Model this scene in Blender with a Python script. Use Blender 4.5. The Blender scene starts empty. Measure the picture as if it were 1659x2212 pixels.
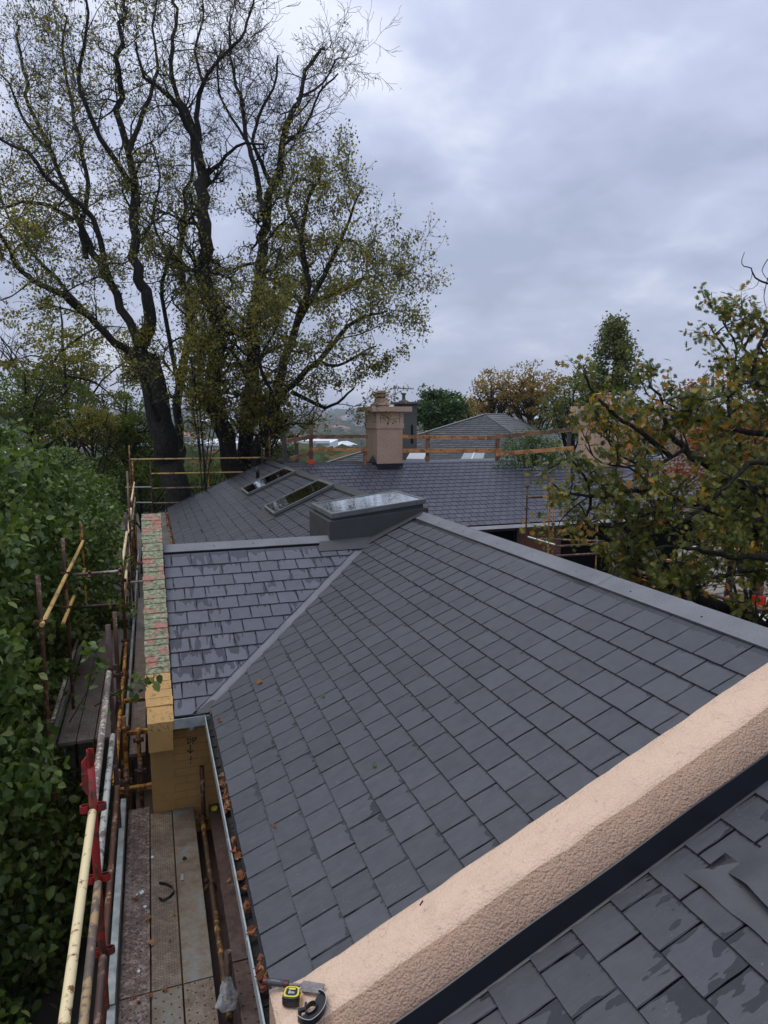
import bpy, math, random
import numpy as np
from mathutils import Vector, Matrix, noise as mnoise
random.seed(7); rng = np.random.default_rng(11)
sc = bpy.context.scene
COL = sc.collection
R = math.radians
# ------------------------------------------------------------------ camera
YAW = R(18.97); F = 1470.0; CX, CY = 829.5, 1106.0; TH = math.atan((CY-905)/F)
CAM = np.array([-.45, -7.01, 3.0])
cd = bpy.data.cameras.new('camera'); cam = bpy.data.objects.new('camera', cd); COL.objects.link(cam)
cam.location = CAM; cam.rotation_euler = (math.pi/2-TH, 0, -YAW)
cd.sensor_fit = 'HORIZONTAL'; cd.sensor_width = 36; cd.lens = 36*F/1659; cd.clip_start = .05; cd.clip_end = 20000
sc.camera = cam
FW = np.array([math.sin(YAW)*math.cos(TH), math.cos(YAW)*math.cos(TH), -math.sin(TH)])
RT = np.array([math.cos(YAW), -math.sin(YAW), 0.]); UP = np.cross(RT, FW)
def at(px, py, d):
    "world point seen at photo position (px,py), d metres away along the view"
    return CAM + (FW + RT*(px-CX)/F + UP*(CY-py)/F)*d
def on(px, py, ax, v):
    r = FW + RT*(px-CX)/F + UP*(CY-py)/F; i = 'xyz'.index(ax)
    return CAM + r*(v-CAM[i])/r[i]
# ------------------------------------------------------------------ sky, sun
w = bpy.data.worlds.new('World'); sc.world = w; w.use_nodes = True
nt = w.node_tree; nt.nodes.clear(); N = nt.nodes.new; L = nt.links.new
SUN_EL, SUN_AZ = 66, -65
sky = N('ShaderNodeTexSky'); sky.sky_type = 'NISHITA'; sky.sun_disc = False
sky.sun_elevation = R(SUN_EL); sky.sun_rotation = R(SUN_AZ); sky.dust_density = 3
skb = N('ShaderNodeMixRGB'); skb.blend_type = 'MULTIPLY'; skb.inputs[0].default_value = 1; skb.inputs[2].default_value = (.09, .09, .09, 1)
L(sky.outputs[0], skb.inputs[1])
tc = N('ShaderNodeTexCoord'); sep = N('ShaderNodeSeparateXYZ'); L(tc.outputs['Generated'], sep.inputs[0])
def wm(op, a, b=None, c=None):
    n = N('ShaderNodeMath'); n.operation = op
    for i, s in enumerate((a, b, c)):
        if s is None: continue
        if isinstance(s, (int, float)): n.inputs[i].default_value = s
        else: L(s, n.inputs[i])
    return n.outputs[0]
zz = wm('MAXIMUM', sep.outputs[2], 0.0)
den = wm('ADD', zz, .30)
cx = wm('DIVIDE', sep.outputs[0], den); cy = wm('DIVIDE', sep.outputs[1], den)
cmb = N('ShaderNodeCombineXYZ'); L(cx, cmb.inputs[0]); L(cy, cmb.inputs[1])
def wnoise(scale, detail, off, rough=.5, dist=0.):
    mp = N('ShaderNodeMapping'); mp.inputs['Location'].default_value = (off, off*.7, 3*off); L(cmb.outputs[0], mp.inputs[0])
    n = N('ShaderNodeTexNoise'); n.inputs['Scale'].default_value = scale; n.inputs['Detail'].default_value = detail
    n.inputs['Roughness'].default_value = rough; n.inputs['Distortion'].default_value = dist; L(mp.outputs[0], n.inputs[0]); return n.outputs[0]
n1 = wnoise(1.5, 4, 2.3, .5, .35); n2 = wnoise(4.6, 5, 7.1, .55, .25)
nn = wm('ADD', wm('MULTIPLY', n1, .7), wm('MULTIPLY', n2, .3))
ramp = N('ShaderNodeValToRGB'); L(nn, ramp.inputs[0]); e = ramp.color_ramp.elements
e[0].position = .39; e[0].color = (.36, .41, .56, 1); e[1].position = .62; e[1].color = (.70, .74, .86, 1)
m_ = ramp.color_ramp.elements.new(.50); m_.color = (.47, .52, .69, 1)
# paler towards the horizon
hz = wm('POWER', wm('SUBTRACT', 1.0, wm('MINIMUM', zz, 1.0)), 9)
hm = N('ShaderNodeMixRGB'); L(wm('MULTIPLY', hz, .45), hm.inputs[0]); L(ramp.outputs[0], hm.inputs[1]); hm.inputs[2].default_value = (.60, .65, .76, 1)
mul = N('ShaderNodeMixRGB'); mul.blend_type = 'MULTIPLY'; mul.inputs[0].default_value = 1; L(hm.outputs[0], mul.inputs[1])
gain = wm('ADD', wm('MULTIPLY', zz, .55), .93)
gc = N('ShaderNodeCombineXYZ')
for i in range(3): L(gain, gc.inputs[i])
L(gc.outputs[0], mul.inputs[2])
mx = N('ShaderNodeMixRGB'); mx.inputs[0].default_value = .93; L(skb.outputs[0], mx.inputs[1]); L(mul.outputs[0], mx.inputs[2])
bg = N('ShaderNodeBackground'); L(mx.outputs[0], bg.inputs[0]); bg.inputs[1].default_value = 1.13
wo = N('ShaderNodeOutputWorld'); L(bg.outputs[0], wo.inputs[0])
sd = bpy.data.lights.new('sun', 'SUN'); sd.energy = 1.5; sd.angle = R(35); sd.color = (1, .97, .92)
sun = bpy.data.objects.new('sun', sd); COL.objects.link(sun)
sun.rotation_euler = (R(90-SUN_EL), 0, R(180-SUN_AZ)); sun.location = (0, 0, 60)
vs = sc.view_settings; vs.view_transform = 'Standard'; vs.look = 'None'; vs.gamma = 1; vs.exposure = 0.0; vs.use_curve_mapping = False
sc.cycles.max_bounces = 6; sc.cycles.diffuse_bounces = 3; sc.cycles.glossy_bounces = 3; sc.cycles.transmission_bounces = 4
sc.cycles.transparent_max_bounces = 8; sc.cycles.use_denoising = True

# ------------------------------------------------------------------ helpers
def tag(o, label=None, cat=None, group=None, kind=None):
    for k, v in (('label', label), ('category', cat), ('group', group), ('kind', kind)):
        if v: o[k] = v
    return o
def empty(name, loc=(0, 0, 0), rz=0.):
    o = bpy.data.objects.new(name, None); COL.objects.link(o); o.location = loc; o.rotation_euler = (0, 0, rz); o.empty_display_size = .1; return o
def thing(name, label, cat, loc=(0, 0, 0), group=None):
    return tag(empty(name, loc), label, cat, group)
def link(name, me, parent=None, loc=None, rot=None):
    o = bpy.data.objects.new(name, me); COL.objects.link(o)
    if parent is not None:
        o.parent = parent
        # parents sit at a plain location: keep world coordinates
        pl = parent; off = Vector((0, 0, 0))
        while pl is not None: off += Vector(pl.location); pl = pl.parent
        o.location = (Vector(loc) if loc is not None else Vector((0, 0, 0))) - off
    elif loc is not None: o.location = loc
    if rot is not None: o.rotation_euler = rot
    return o
class MB:
    def __init__(s): s.v = []; s.f = []; s.mi = []; s.uv = []; s.useuv = False
    def add(s, vs, fs, mi=0):
        b = len(s.v); s.v.extend([tuple(map(float, q)) for q in vs])
        for f in fs: s.f.append(tuple(b+i for i in f)); s.mi.append(mi)
        return s
    def box(s, x0, x1, y0, y1, z0, z1, mi=0):
        return s.add([(x0,y0,z0),(x1,y0,z0),(x1,y1,z0),(x0,y1,z0),(x0,y0,z1),(x1,y0,z1),(x1,y1,z1),(x0,y1,z1)],
                     [(0,3,2,1),(4,5,6,7),(0,1,5,4),(1,2,6,5),(2,3,7,6),(3,0,4,7)], mi)
    def hexa(s, b, t, mi=0):
        "b,t: four points each (same winding)"
        return s.add(list(b)+list(t), [(0,3,2,1),(4,5,6,7),(0,1,5,4),(1,2,6,5),(2,3,7,6),(3,0,4,7)], mi)
    def bar(s, p, q, w, h, mi=0, up=(0, 0, 1)):
        p = Vector(p); q = Vector(q); d = (q-p).normalized(); sd = d.cross(Vector(up)).normalized()*w/2; u = sd.cross(d).normalized()*h/2
        return s.hexa([p-sd-u, p+sd-u, q+sd-u, q-sd-u], [p-sd+u, p+sd+u, q+sd+u, q-sd+u], mi)
    def tube(s, pts, r, n=8, mi=0, cap=True, hollow=False):
        pts = [Vector(p) for p in pts]; k = len(pts)
        rs = r if hasattr(r, '__len__') else [r]*k
        base = len(s.v); prev = None
        for i, p in enumerate(pts):
            d = (pts[min(i+1, k-1)]-pts[max(i-1, 0)])
            if d.length < 1e-9: d = Vector((0, 0, 1))
            d.normalize()
            if prev is None:
                a = d.orthogonal().normalized()
            else:
                a = (prev - d*prev.dot(d))
                a = a.normalized() if a.length > 1e-6 else d.orthogonal().normalized()
            prev = a; b = d.cross(a)
            for j in range(n):
                t = 2*math.pi*j/n; s.v.append(tuple(p + (a*math.cos(t)+b*math.sin(t))*rs[i]))
        for i in range(k-1):
            for j in range(n):
                a0 = base+i*n+j; a1 = base+i*n+(j+1) % n
                s.f.append((a0, a1, a1+n, a0+n)); s.mi.append(mi)
        if cap:
            s.f.append(tuple(base+j for j in reversed(range(n)))); s.mi.append(mi)
            s.f.append(tuple(base+(k-1)*n+j for j in range(n))); s.mi.append(mi)
        return s
    def lathe(s, c, prof, n=16, mi=0):
        "prof: list of (r,z)"
        base = len(s.v)
        for r, z in prof:
            for j in range(n):
                t = 2*math.pi*j/n; s.v.append((c[0]+r*math.cos(t), c[1]+r*math.sin(t), c[2]+z))
        for i in range(len(prof)-1):
            for j in range(n):
                a0 = base+i*n+j; a1 = base+i*n+(j+1) % n; s.f.append((a0, a1, a1+n, a0+n)); s.mi.append(mi)
        s.f.append(tuple(base+j for j in reversed(range(n)))); s.mi.append(mi)
        s.f.append(tuple(base+(len(prof)-1)*n+j for j in range(n))); s.mi.append(mi)
        return s
    def mesh(s, name, mats, smooth=False):
        me = bpy.data.meshes.new(name); me.from_pydata(s.v, [], s.f)
        for m in (mats if isinstance(mats, (list, tuple)) else [mats]): me.materials.append(m)
        if any(s.mi): me.polygons.foreach_set('material_index', s.mi)
        if smooth: me.polygons.foreach_set('use_smooth', [True]*len(s.f))
        if s.uv and len(s.uv) == len(s.v):
            ul = me.uv_layers.new(name='UVMap'); li = np.empty(len(me.loops), dtype=np.int32); me.loops.foreach_get('vertex_index', li)
            ul.data.foreach_set('uv', np.array(s.uv, dtype=np.float32)[li].ravel())
        me.update(); return me
    def build(s, name, mats, parent=None, smooth=False, loc=None, bevel=0, sm_angle=None):
        me = s.mesh(name, mats, smooth)
        if loc is not None:
            pass
        o = link(name, me, parent, (0, 0, 0) if loc is None else loc)
        if bevel:
            b = o.modifiers.new('bevel', 'BEVEL'); b.width = bevel; b.segments = 2; b.limit_method = 'ANGLE'; b.angle_limit = R(40)
        return o
def fastmesh(name, V, Fa, mat, mi=None):
    "V (n,3), Fa (m,k) numpy"
    me = bpy.data.meshes.new(name); n = len(V); m, k = Fa.shape
    me.vertices.add(n); me.vertices.foreach_set('co', V.astype(np.float32).ravel())
    me.loops.add(m*k); me.loops.foreach_set('vertex_index', Fa.astype(np.int32).ravel())
    me.polygons.add(m); me.polygons.foreach_set('loop_start', np.arange(0, m*k, k, dtype=np.int32))
    me.polygons.foreach_set('loop_total', np.full(m, k, dtype=np.int32))
    me.materials.append(mat); me.update(calc_edges=True); return me

# ------------------------------------------------------------------ materials
class NT:
    def __init__(s, name):
        s.m = bpy.data.materials.new(name); s.m.use_nodes = True; s.t = s.m.node_tree
        s.b = s.t.nodes['Principled BSDF']; s.out = s.t.nodes['Material Output']
    def n(s, typ, **k):
        x = s.t.nodes.new('ShaderNode'+typ)
        for a, v in k.items(): setattr(x, a, v)
        return x
    def l(s, a, b): s.t.links.new(a, b)
    def val(s, sock, v):
        if isinstance(v, (int, float)): sock.default_value = (v, v, v, 1) if sock.type == 'RGBA' else v
        elif isinstance(v, tuple): sock.default_value = v if len(v) == 4 or sock.type == 'VECTOR' else (*v, 1)
        else: s.l(v, sock)
    def math(s, op, a, b=None, c=None, clamp=False):
        x = s.n('Math', operation=op); x.use_clamp = clamp
        for i, q in enumerate((a, b, c)):
            if q is not None: s.val(x.inputs[i], q)
        return x.outputs[0]
    def mix(s, f, a, b, mode='MIX'):
        x = s.n('MixRGB', blend_type=mode); s.val(x.inputs[0], f); s.val(x.inputs[1], a); s.val(x.inputs[2], b); return x.outputs[0]
    def coord(s, kind='Object', scale=(1, 1, 1), loc=(0, 0, 0), rot=(0, 0, 0)):
        mp = s.n('Mapping'); mp.inputs['Scale'].default_value = scale; mp.inputs['Location'].default_value = loc; mp.inputs['Rotation'].default_value = rot
        if kind == 'World': s.l(s.n('NewGeometry').outputs['Position'], mp.inputs[0])
        else: s.l(s.n('TexCoord').outputs[kind], mp.inputs[0])
        return mp.outputs[0]
    def noise(s, vec, scale, detail=3, rough=.55, dist=0., out=0):
        x = s.n('TexNoise'); s.l(vec, x.inputs[0]); x.inputs['Scale'].default_value = scale; x.inputs['Detail'].default_value = detail
        x.inputs['Roughness'].default_value = rough; x.inputs['Distortion'].default_value = dist; return x.outputs[out]
    def voro(s, vec, scale, out=0, feat='F1', rand=1.):
        x = s.n('TexVoronoi', feature=feat); s.l(vec, x.inputs[0]); x.inputs['Scale'].default_value = scale; x.inputs['Randomness'].default_value = rand
        return x.outputs[out]
    def ramp(s, f, *stops, interp='LINEAR'):
        x = s.n('ValToRGB'); s.val(x.inputs[0], f); e = x.color_ramp.elements; x.color_ramp.interpolation = interp
        while len(e) < len(stops): e.new(.5)
        for i, (p, c) in enumerate(stops):
            e[i].position = p; e[i].color = (c, c, c, 1) if isinstance(c, (int, float)) else (*c, 1)
        return x.outputs[0]
    def bump(s, h, strength=.5, dist=.01):
        x = s.n('Bump'); x.inputs['Strength'].default_value = strength; x.inputs['Distance'].default_value = dist
        s.val(x.inputs['Height'], h); s.l(x.outputs[0], s.b.inputs['Normal']); return x
    def set(s, col=None, rough=None, metal=None, spec=None):
        if col is not None: s.val(s.b.inputs['Base Color'], col)
        if rough is not None: s.val(s.b.inputs['Roughness'], rough)
        if metal is not None: s.val(s.b.inputs['Metallic'], metal)
        if spec is not None: s.val(s.b.inputs['Specular IOR Level'], spec)
        return s.m
def plain(name, col, rough=.6, metal=0., var=.15, scale=6., bump=.0, bscale=40, spec=.5):
    t = NT(name); c = t.coord('World'); n = t.noise(c, scale, 4)
    lo = tuple(x*(1-var) for x in col); hi = tuple(min(1, x*(1+var)) for x in col)
    cc = t.ramp(n, (.3, lo), (.7, hi))
    if bump: t.bump(t.noise(c, bscale, 3), bump, .004)
    return t.set(cc, rough, metal, spec)

def slate_mat(name, wetamt, drip, base=(.052, .055, .062), streak=.20):
    t = NT(name)
    uv = t.n('UVMap'); su = t.n('SeparateXYZ'); t.l(uv.outputs[0], su.inputs[0])
    geo = t.n('NewGeometry'); oi = t.n('ObjectInfo')
    rnd = t.math('FRACT', t.math('ADD', geo.outputs['Random Per Island'], t.math('MULTIPLY', oi.outputs['Random'], 7.31)))
    # across the slate (metres), down the slate from the overlap (metres)
    off = t.math('MULTIPLY', rnd, 37.)
    cv = t.n('CombineXYZ'); t.l(t.math('ADD', su.outputs[0], off), cv.inputs[0]); t.l(t.math('MULTIPLY', su.outputs[1], drip), cv.inputs[1]); t.l(off, cv.inputs[2])
    big = t.noise(cv.outputs[0], 15, 2, .5, .3); fine = t.noise(cv.outputs[0], 60, 3, .6)
    wpos = t.coord('World'); zone = t.noise(wpos, 1.9, 4)
    amt = t.math('MULTIPLY', t.math('SUBTRACT', t.math('ADD', big, t.math('MULTIPLY', zone, 1.1)), 1.06), wetamt)
    reach = t.math('ADD', t.math('MAXIMUM', amt, 0.013), t.math('MULTIPLY', t.math('SUBTRACT', fine, .5), .036))
    dtop = su.outputs[1]
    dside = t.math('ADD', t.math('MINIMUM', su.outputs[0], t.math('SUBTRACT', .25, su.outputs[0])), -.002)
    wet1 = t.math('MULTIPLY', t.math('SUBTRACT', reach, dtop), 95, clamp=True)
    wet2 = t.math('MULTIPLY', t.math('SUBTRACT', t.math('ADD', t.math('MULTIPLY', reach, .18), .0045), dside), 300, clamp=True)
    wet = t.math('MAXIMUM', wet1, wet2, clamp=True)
    grain = t.noise(t.coord('World', scale=(9, 9, 9)), 1.2, 5, .6)
    cvs = t.n('CombineXYZ'); t.l(t.math('MULTIPLY', su.outputs[0], 60), cvs.inputs[0]); t.l(t.math('MULTIPLY', su.outputs[1], 7), cvs.inputs[1]); t.l(off, cvs.inputs[2])
    strk = t.noise(cvs.outputs[0], 1, 4, .65)
    b1 = tuple(x*.74 for x in base); b2 = tuple(x*1.30 for x in base)
    c = t.mix(t.ramp(rnd, (0, 0.), (1, 1.)), b1, b2)
    c = t.mix(.5, c, t.ramp(grain, (.3, b1), (.7, b2)))
    c = t.mix(t.math('MULTIPLY', t.ramp(strk, (.45, 0.), (.8, 1.)), streak), c, (.15, .155, .17))
    rust = t.math('MULTIPLY', t.ramp(t.noise(wpos, 3.3, 3), (.58, 0.), (.75, 1.)), .25)
    c = t.mix(rust, c, (.070, .064, .058))
    # chips and scratches
    scr = t.noise(t.coord('World', scale=(3, 3, 3)), 22, 5, .75)
    scz = t.math('MULTIPLY', t.ramp(scr, (.61, 0.), (.72, 1.)), t.ramp(t.noise(wpos, 2.2, 2), (.47, 0.), (.62, 1.)))
    c = t.mix(t.math('MULTIPLY', scz, .55), c, (.33, .33, .35))
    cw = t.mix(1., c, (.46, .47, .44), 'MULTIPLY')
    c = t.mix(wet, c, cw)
    ro = t.mix(wet, t.ramp(strk, (.3, .40), (.7, .55)), .22)
    t.bump(t.math('ADD', t.math('MULTIPLY', grain, .6), t.math('ADD', t.math('MULTIPLY', strk, .5), t.math('MULTIPLY', wet, -.12))), .35, .004)
    return t.set(c, ro, 0, .5)
M = {}
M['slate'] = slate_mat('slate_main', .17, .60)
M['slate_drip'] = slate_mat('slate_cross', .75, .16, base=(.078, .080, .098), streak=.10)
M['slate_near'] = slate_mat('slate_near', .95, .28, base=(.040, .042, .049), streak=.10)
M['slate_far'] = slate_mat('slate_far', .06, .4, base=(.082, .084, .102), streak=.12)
M['underlay'] = plain('underlay', (.012, .012, .013), .9)
def flash_mat(name, col, rough=.34, drops=1.):
    t = NT(name); c = t.coord('World'); n = t.noise(c, 3, 4); d = t.noise(c, 95, 2, .5)
    st = t.noise(t.coord('World', scale=(1, 1, 1)), 9, 4)
    cc = t.mix(t.ramp(n, (.3, 0.), (.7, 1.)), tuple(x*.85 for x in col), tuple(x*1.15 for x in col))
    cc = t.mix(t.math('MULTIPLY', t.ramp(d, (.56, 0.), (.62, 1.)), .35*drops), cc, tuple(x*.45 for x in col))
    t.bump(t.math('ADD', t.ramp(d, (.5, 0.), (.65, 1.)), st), .15*drops, .002)
    return t.set(cc, t.ramp(st, (.3, rough), (.7, rough+.16)), 0.0, .5)
M['flash'] = flash_mat('ridge_metal', (.150, .155, .165), .38, 1.)
M['flashdark'] = flash_mat('dark_metal', (.050, .053, .052), .45, .5)
M['flashmid'] = flash_mat('lead_grey', (.055, .058, .062), .36, .6)
M['black'] = plain('black_lead', (.006, .007, .012), .38, 0, .2)
M['galv'] = plain('galvanised', (.40, .43, .43), .42, .55, .18, 12)
M['gutter'] = plain('gutter_metal', (.36, .40, .40), .42, .35, .2, 9)
M['glassdark'] = NT('skylight_glass').set((.010, .016, .012), .02, 0, .9)
t = NT('skylight_glass_pane'); c = t.coord('World', scale=(1, 1, 1)); t.bump(t.noise(t.coord('World', scale=(1, 2.5, 1)), 6, 2, .5, .8), .035, .05); M['glass'] = t.set((.72, .77, .74), .01, 1.)
def render_mat(name, col, rough=.85, bs=.6, sc_=1.):
    t = NT(name); c = t.coord('World'); v = t.noise(c, 95*sc_, 4, .65, .3); n = t.noise(c, 2.5, 3)
    pit = t.noise(c, 38*sc_, 4, .65, .8)
    cc = t.ramp(n, (.3, tuple(x*.93 for x in col)), (.7, tuple(min(.9, x*1.05) for x in col)))
    cc = t.mix(t.math('MULTIPLY', t.ramp(pit, (.58, 0.), (.70, 1.)), .45), cc, tuple(x*.45 for x in col))
    gr = t.noise(t.coord('World', scale=(1, 1, 1)), 6, 6, .7, .6)
    cc = t.mix(t.math('MULTIPLY', t.ramp(gr, (.50, 0.), (.72, 1.)), .22), cc, (.30, .22, .15))
    t.bump(t.math('ADD', t.math('MULTIPLY', t.voro(t.coord('World'), 120*sc_, feat='SMOOTH_F1'), -.9), t.math('ADD', v, t.math('MULTIPLY', pit, 1.2))), bs, .014); return t.set(cc, rough)
M['stucco'] = render_mat('pink_render', (.53, .345, .235), .85, .9, .8)  # parapet sides: same paint as the top, shade put into the colour
M['stucco_far'] = render_mat('pink_roughcast', (.53, .36, .25), .85, 1., .22)
M['stucco_top'] = render_mat('pink_render_top', (.70, .505, .36), .8, .6, .8)  # parapet top: same paint as the sides, colour lightened as if lit
M['stucco_smooth'] = render_mat('pink_render_smooth', (.55, .38, .28), .8, .12)
def paint_brick(name, col, dirt=.5):
    t = NT(name); c = t.coord('World'); n = t.noise(c, 5, 5, .6); d = t.noise(c, 26, 5, .7)
    rnd = t.n('ObjectInfo').outputs['Random']
    cc = t.mix(t.math('MULTIPLY', rnd, .5), t.ramp(n, (.3, tuple(x*.8 for x in col)), (.7, col)), tuple(x*.85 for x in col))
    cc = t.mix(t.math('MULTIPLY', t.ramp(d, (.55, 0.), (.68, 1.)), dirt), cc, (.07, .055, .03))
    t.bump(d, .5, .004); return t.set(cc, .75)
M['yellow'] = paint_brick('yellow_paint', (.54, .32, .11), .8)
M['yellow_wall'] = paint_brick('yellow_wall_paint', (.46, .265, .085), .12)
t = NT('lichen_brick'); c = t.coord('World'); n = t.noise(c, 24, 6, .72); z = t.noise(c, 5.5, 4, .6, .3); d = t.noise(c, 60, 4, .7)
cc = t.ramp(n, (.34, (.06, .055, .04)), (.44, (.17, .17, .10)), (.58, (.30, .32, .20)), (.74, (.50, .49, .39)))
pk = t.math('MULTIPLY', t.ramp(z, (.50, 0.), (.58, 1.)), t.ramp(n, (.36, 0.), (.5, 1.)))
cc = t.mix(t.math('MULTIPLY', pk, .75), cc, (.44, .14, .12)); cc = t.mix(t.math('MULTIPLY', t.ramp(d, (.6, 0.), (.7, 1.)), .6), cc, (.05, .045, .03))
t.bump(t.math('ADD', n, d), .8, .008); M['lichen'] = t.set(cc, .9)
M['darkwall'] = plain('dark_wall', (.06, .045, .035), .95, 0, .3, 10)
M['mortar'] = plain('mortar', (.20, .16, .09), .95, 0, .3, 30, .5)
M['darkmortar'] = plain('dark_mortar', (.045, .04, .03), .95, 0, .3, 30, .5)
def pipe_mat(name, paint, rust=(.16, .055, .02), amt=.5, sc_=1., metal=0.):
    t = NT(name); c = t.coord('World', scale=(1, 1, 1)); rn = t.n('ObjectInfo').outputs['Random']
    cv = t.n('VectorMath', operation='ADD'); t.l(c, cv.inputs[0]); t.l(rn, cv.inputs[1])
    n = t.noise(cv.outputs[0], 14*sc_, 6, .75, .4); m = t.noise(cv.outputs[0], 3, 3)
    k = t.math('ADD', n, t.math('MULTIPLY', t.math('SUBTRACT', m, .5), .6))
    cc = t.ramp(k, (.62-.3*amt-.03, paint), (.66-.3*amt, rust), (.9, tuple(x*.5 for x in rust)))
    t.bump(n, .4, .003); return t.set(cc, .55, metal)
M['pcream'] = pipe_mat('pipe_cream', (.72, .60, .34), (.20, .08, .03), .10)
M['pyrust'] = pipe_mat('pipe_yellow_rusty', (.42, .24, .04), (.07, .04, .02), .75)
M['pyellow'] = pipe_mat('pipe_yellow', (.50, .255, .045), (.13, .05, .02), .45)
M['pochre'] = pipe_mat('pipe_ochre', (.36, .24, .12), (.13, .10, .08), .45)
M['prust'] = pipe_mat('pipe_rust', (.34, .20, .11), (.085, .035, .018), .75)
M['pbrown'] = pipe_mat('pipe_brown', (.30, .17, .12), (.075, .04, .03), .7)
M['pgrey'] = pipe_mat('pipe_grey', (.40, .40, .36), (.13, .11, .09), .35)
M['pred'] = pipe_mat('pipe_red', (.30, .018, .014), (.09, .03, .02), .35)
M['clamp'] = pipe_mat('clamp_rust', (.16, .07, .03), (.06, .03, .02), .5)
def deck_mat(name, col, stain, amt):
    t = NT(name); c = t.coord('World'); n = t.noise(c, 9, 6, .7, .3); b = t.noise(c, 1.8, 4, .6); sp = t.noise(c, 42, 4, .7)
    cc = t.ramp(t.math('ADD', t.math('MULTIPLY', n, .6), t.math('MULTIPLY', b, .4)), (.36, tuple(x*.6 for x in stain)), (.5, stain), (.62, col))
    cc = t.mix(t.math('MULTIPLY', t.ramp(sp, (.62, 0.), (.66, 1.)), amt), cc, (.44, .38, .33))
    cc = t.mix(t.math('MULTIPLY', t.ramp(t.noise(c, 30, 4, .7), (.63, 0.), (.7, 1.)), .7), cc, (.035, .03, .03))
    big = t.noise(c, 24, 6, .75, .8)
    cc = t.mix(t.math('MULTIPLY', t.ramp(big, (.535, 0.), (.57, 1.)), min(1, amt*.8)), cc, (.36, .25, .215))
    cc = t.mix(t.math('MULTIPLY', t.ramp(t.noise(c, 31, 6, .75, .5), (.555, 0.), (.60, 1.)), min(1, amt*.9)), cc, (.03, .028, .03))
    t.bump(t.math('ADD', n, sp), .4, .005); return t.set(cc, t.ramp(n, (.3, .30), (.7, .6)), .1)
M['deck1'] = deck_mat('deck_spotted', (.27, .22, .18), (.15, .105, .075), 1.25)
M['deck2'] = deck_mat('deck_brown', (.24, .20, .145), (.165, .12, .08), .45)
M['deck3'] = deck_mat('deck_grey', (.205, .22, .20), (.20, .155, .105), .12)
M['deck4'] = deck_mat('deck_rusty', (.10, .075, .065), (.09, .055, .045), .1)
M['hole'] = plain('hole_dark', (.006, .005, .005), .9)
M['deckpale'] = deck_mat('deck_pale', (.34, .29, .25), (.24, .19, .155), .55)
M['toe'] = deck_mat('toe_board', (.42, .45, .43), (.30, .33, .31), .05)
M['timber'] = pipe_mat('timber_orange', (.55, .25, .085), (.30, .12, .04), .4, .6)
M['timberdark'] = pipe_mat('timber_brown', (.27, .135, .065), (.13, .065, .035), .4, .6)
M['timbergrey'] = plain('timber_grey', (.07, .06, .055), .85, 0, .3, 9)
M['timberlight'] = plain('timber_pale', (.50, .33, .20), .8, 0, .2, 9)
M['orange'] = plain('orange_plastic', (.75, .05, .01), .5, 0, .08)
M['white'] = plain('white_paint', (.74, .74, .72), .7, 0, .08, 3)
M['cream'] = plain('cream_render', (.52, .48, .42), .8, 0, .15, 2)
M['white2'] = plain('white_cladding', (.80, .82, .84), .6, 0, .05, 1)
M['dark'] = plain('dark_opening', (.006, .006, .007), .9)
M['grey_render'] = render_mat('grey_render', (.125, .13, .115), .85, .1)
M['terracotta'] = plain('terracotta', (.55, .36, .24), .7, 0, .1)
M['redbrick'] = None
t = NT('red_brick'); c = t.coord('World'); rn = t.n('ObjectInfo').outputs['Random']; n = t.noise(c, 14, 4, .6)
cc = t.mix(n, t.ramp(rn, (0, (.20, .055, .03)), (.45, (.27, .085, .045)), (.75, (.17, .06, .045)), (.9, (.30, .22, .18)), (1., (.12, .09, .10))), (.10, .05, .035)); t.bump(n, .4, .005)
M['redbrick'] = t.set(cc, .85)

def leaf_mat(name, stops, trans=.35, rough=.45, spec=.4, big=.25):
    t = NT(name); geo = t.n('NewGeometry'); oi = t.n('ObjectInfo')
    r = t.math('FRACT', t.math('ADD', geo.outputs['Random Per Island'], t.math('MULTIPLY', oi.outputs['Random'], 5.7)))
    z = t.noise(t.coord('World'), 1.2, 3)
    k = t.math('ADD', t.math('MULTIPLY', r, 1-big), t.math('MULTIPLY', t.ramp(z, (.3, 0.), (.7, 1.)), big))
    cc = t.ramp(k, *stops)
    t.set(cc, rough, 0, spec)
    tr = t.n('BsdfTranslucent'); t.l(t.mix(1., cc, (1.6, 1.7, .8), 'MULTIPLY'), tr.inputs[0])
    ms = t.n('MixShader'); ms.inputs[0].default_value = trans; t.l(t.b.outputs[0], ms.inputs[1]); t.l(tr.outputs[0], ms.inputs[2]); t.l(ms.outputs[0], t.out.inputs[0])
    return t.m
M['lf_pear'] = leaf_mat('pear_leaf', [(0, (.028, .052, .012)), (.45, (.070, .116, .024)), (.82, (.155, .205, .046)), (.985, (.28, .31, .11)), (.992, (.45, .17, .01)), (1, (.5, .22, .01))], .25, .42, .35)
M['lf_elm'] = leaf_mat('elm_leaf', [(0, (.075, .082, .022)), (.45, (.145, .145, .036)), (.75, (.24, .21, .05)), (.92, (.36, .26, .05)), (.975, (.48, .28, .03)), (1, (.14, .07, .03))], .45, .5, .3)
M['lf_elmg'] = leaf_mat('elm_green_leaf', [(0, (.055, .085, .020)), (.6, (.11, .15, .030)), (.95, (.20, .22, .045)), (1, (.35, .24, .03))], .4, .5, .3)
M['lf_elm2'] = leaf_mat('elm_leaf_yellow', [(0, (.11, .12, .035)), (.5, (.19, .19, .05)), (.8, (.30, .26, .06)), (.93, (.42, .29, .04)), (1, (.60, .33, .02))], .4, .5, .3)
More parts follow.
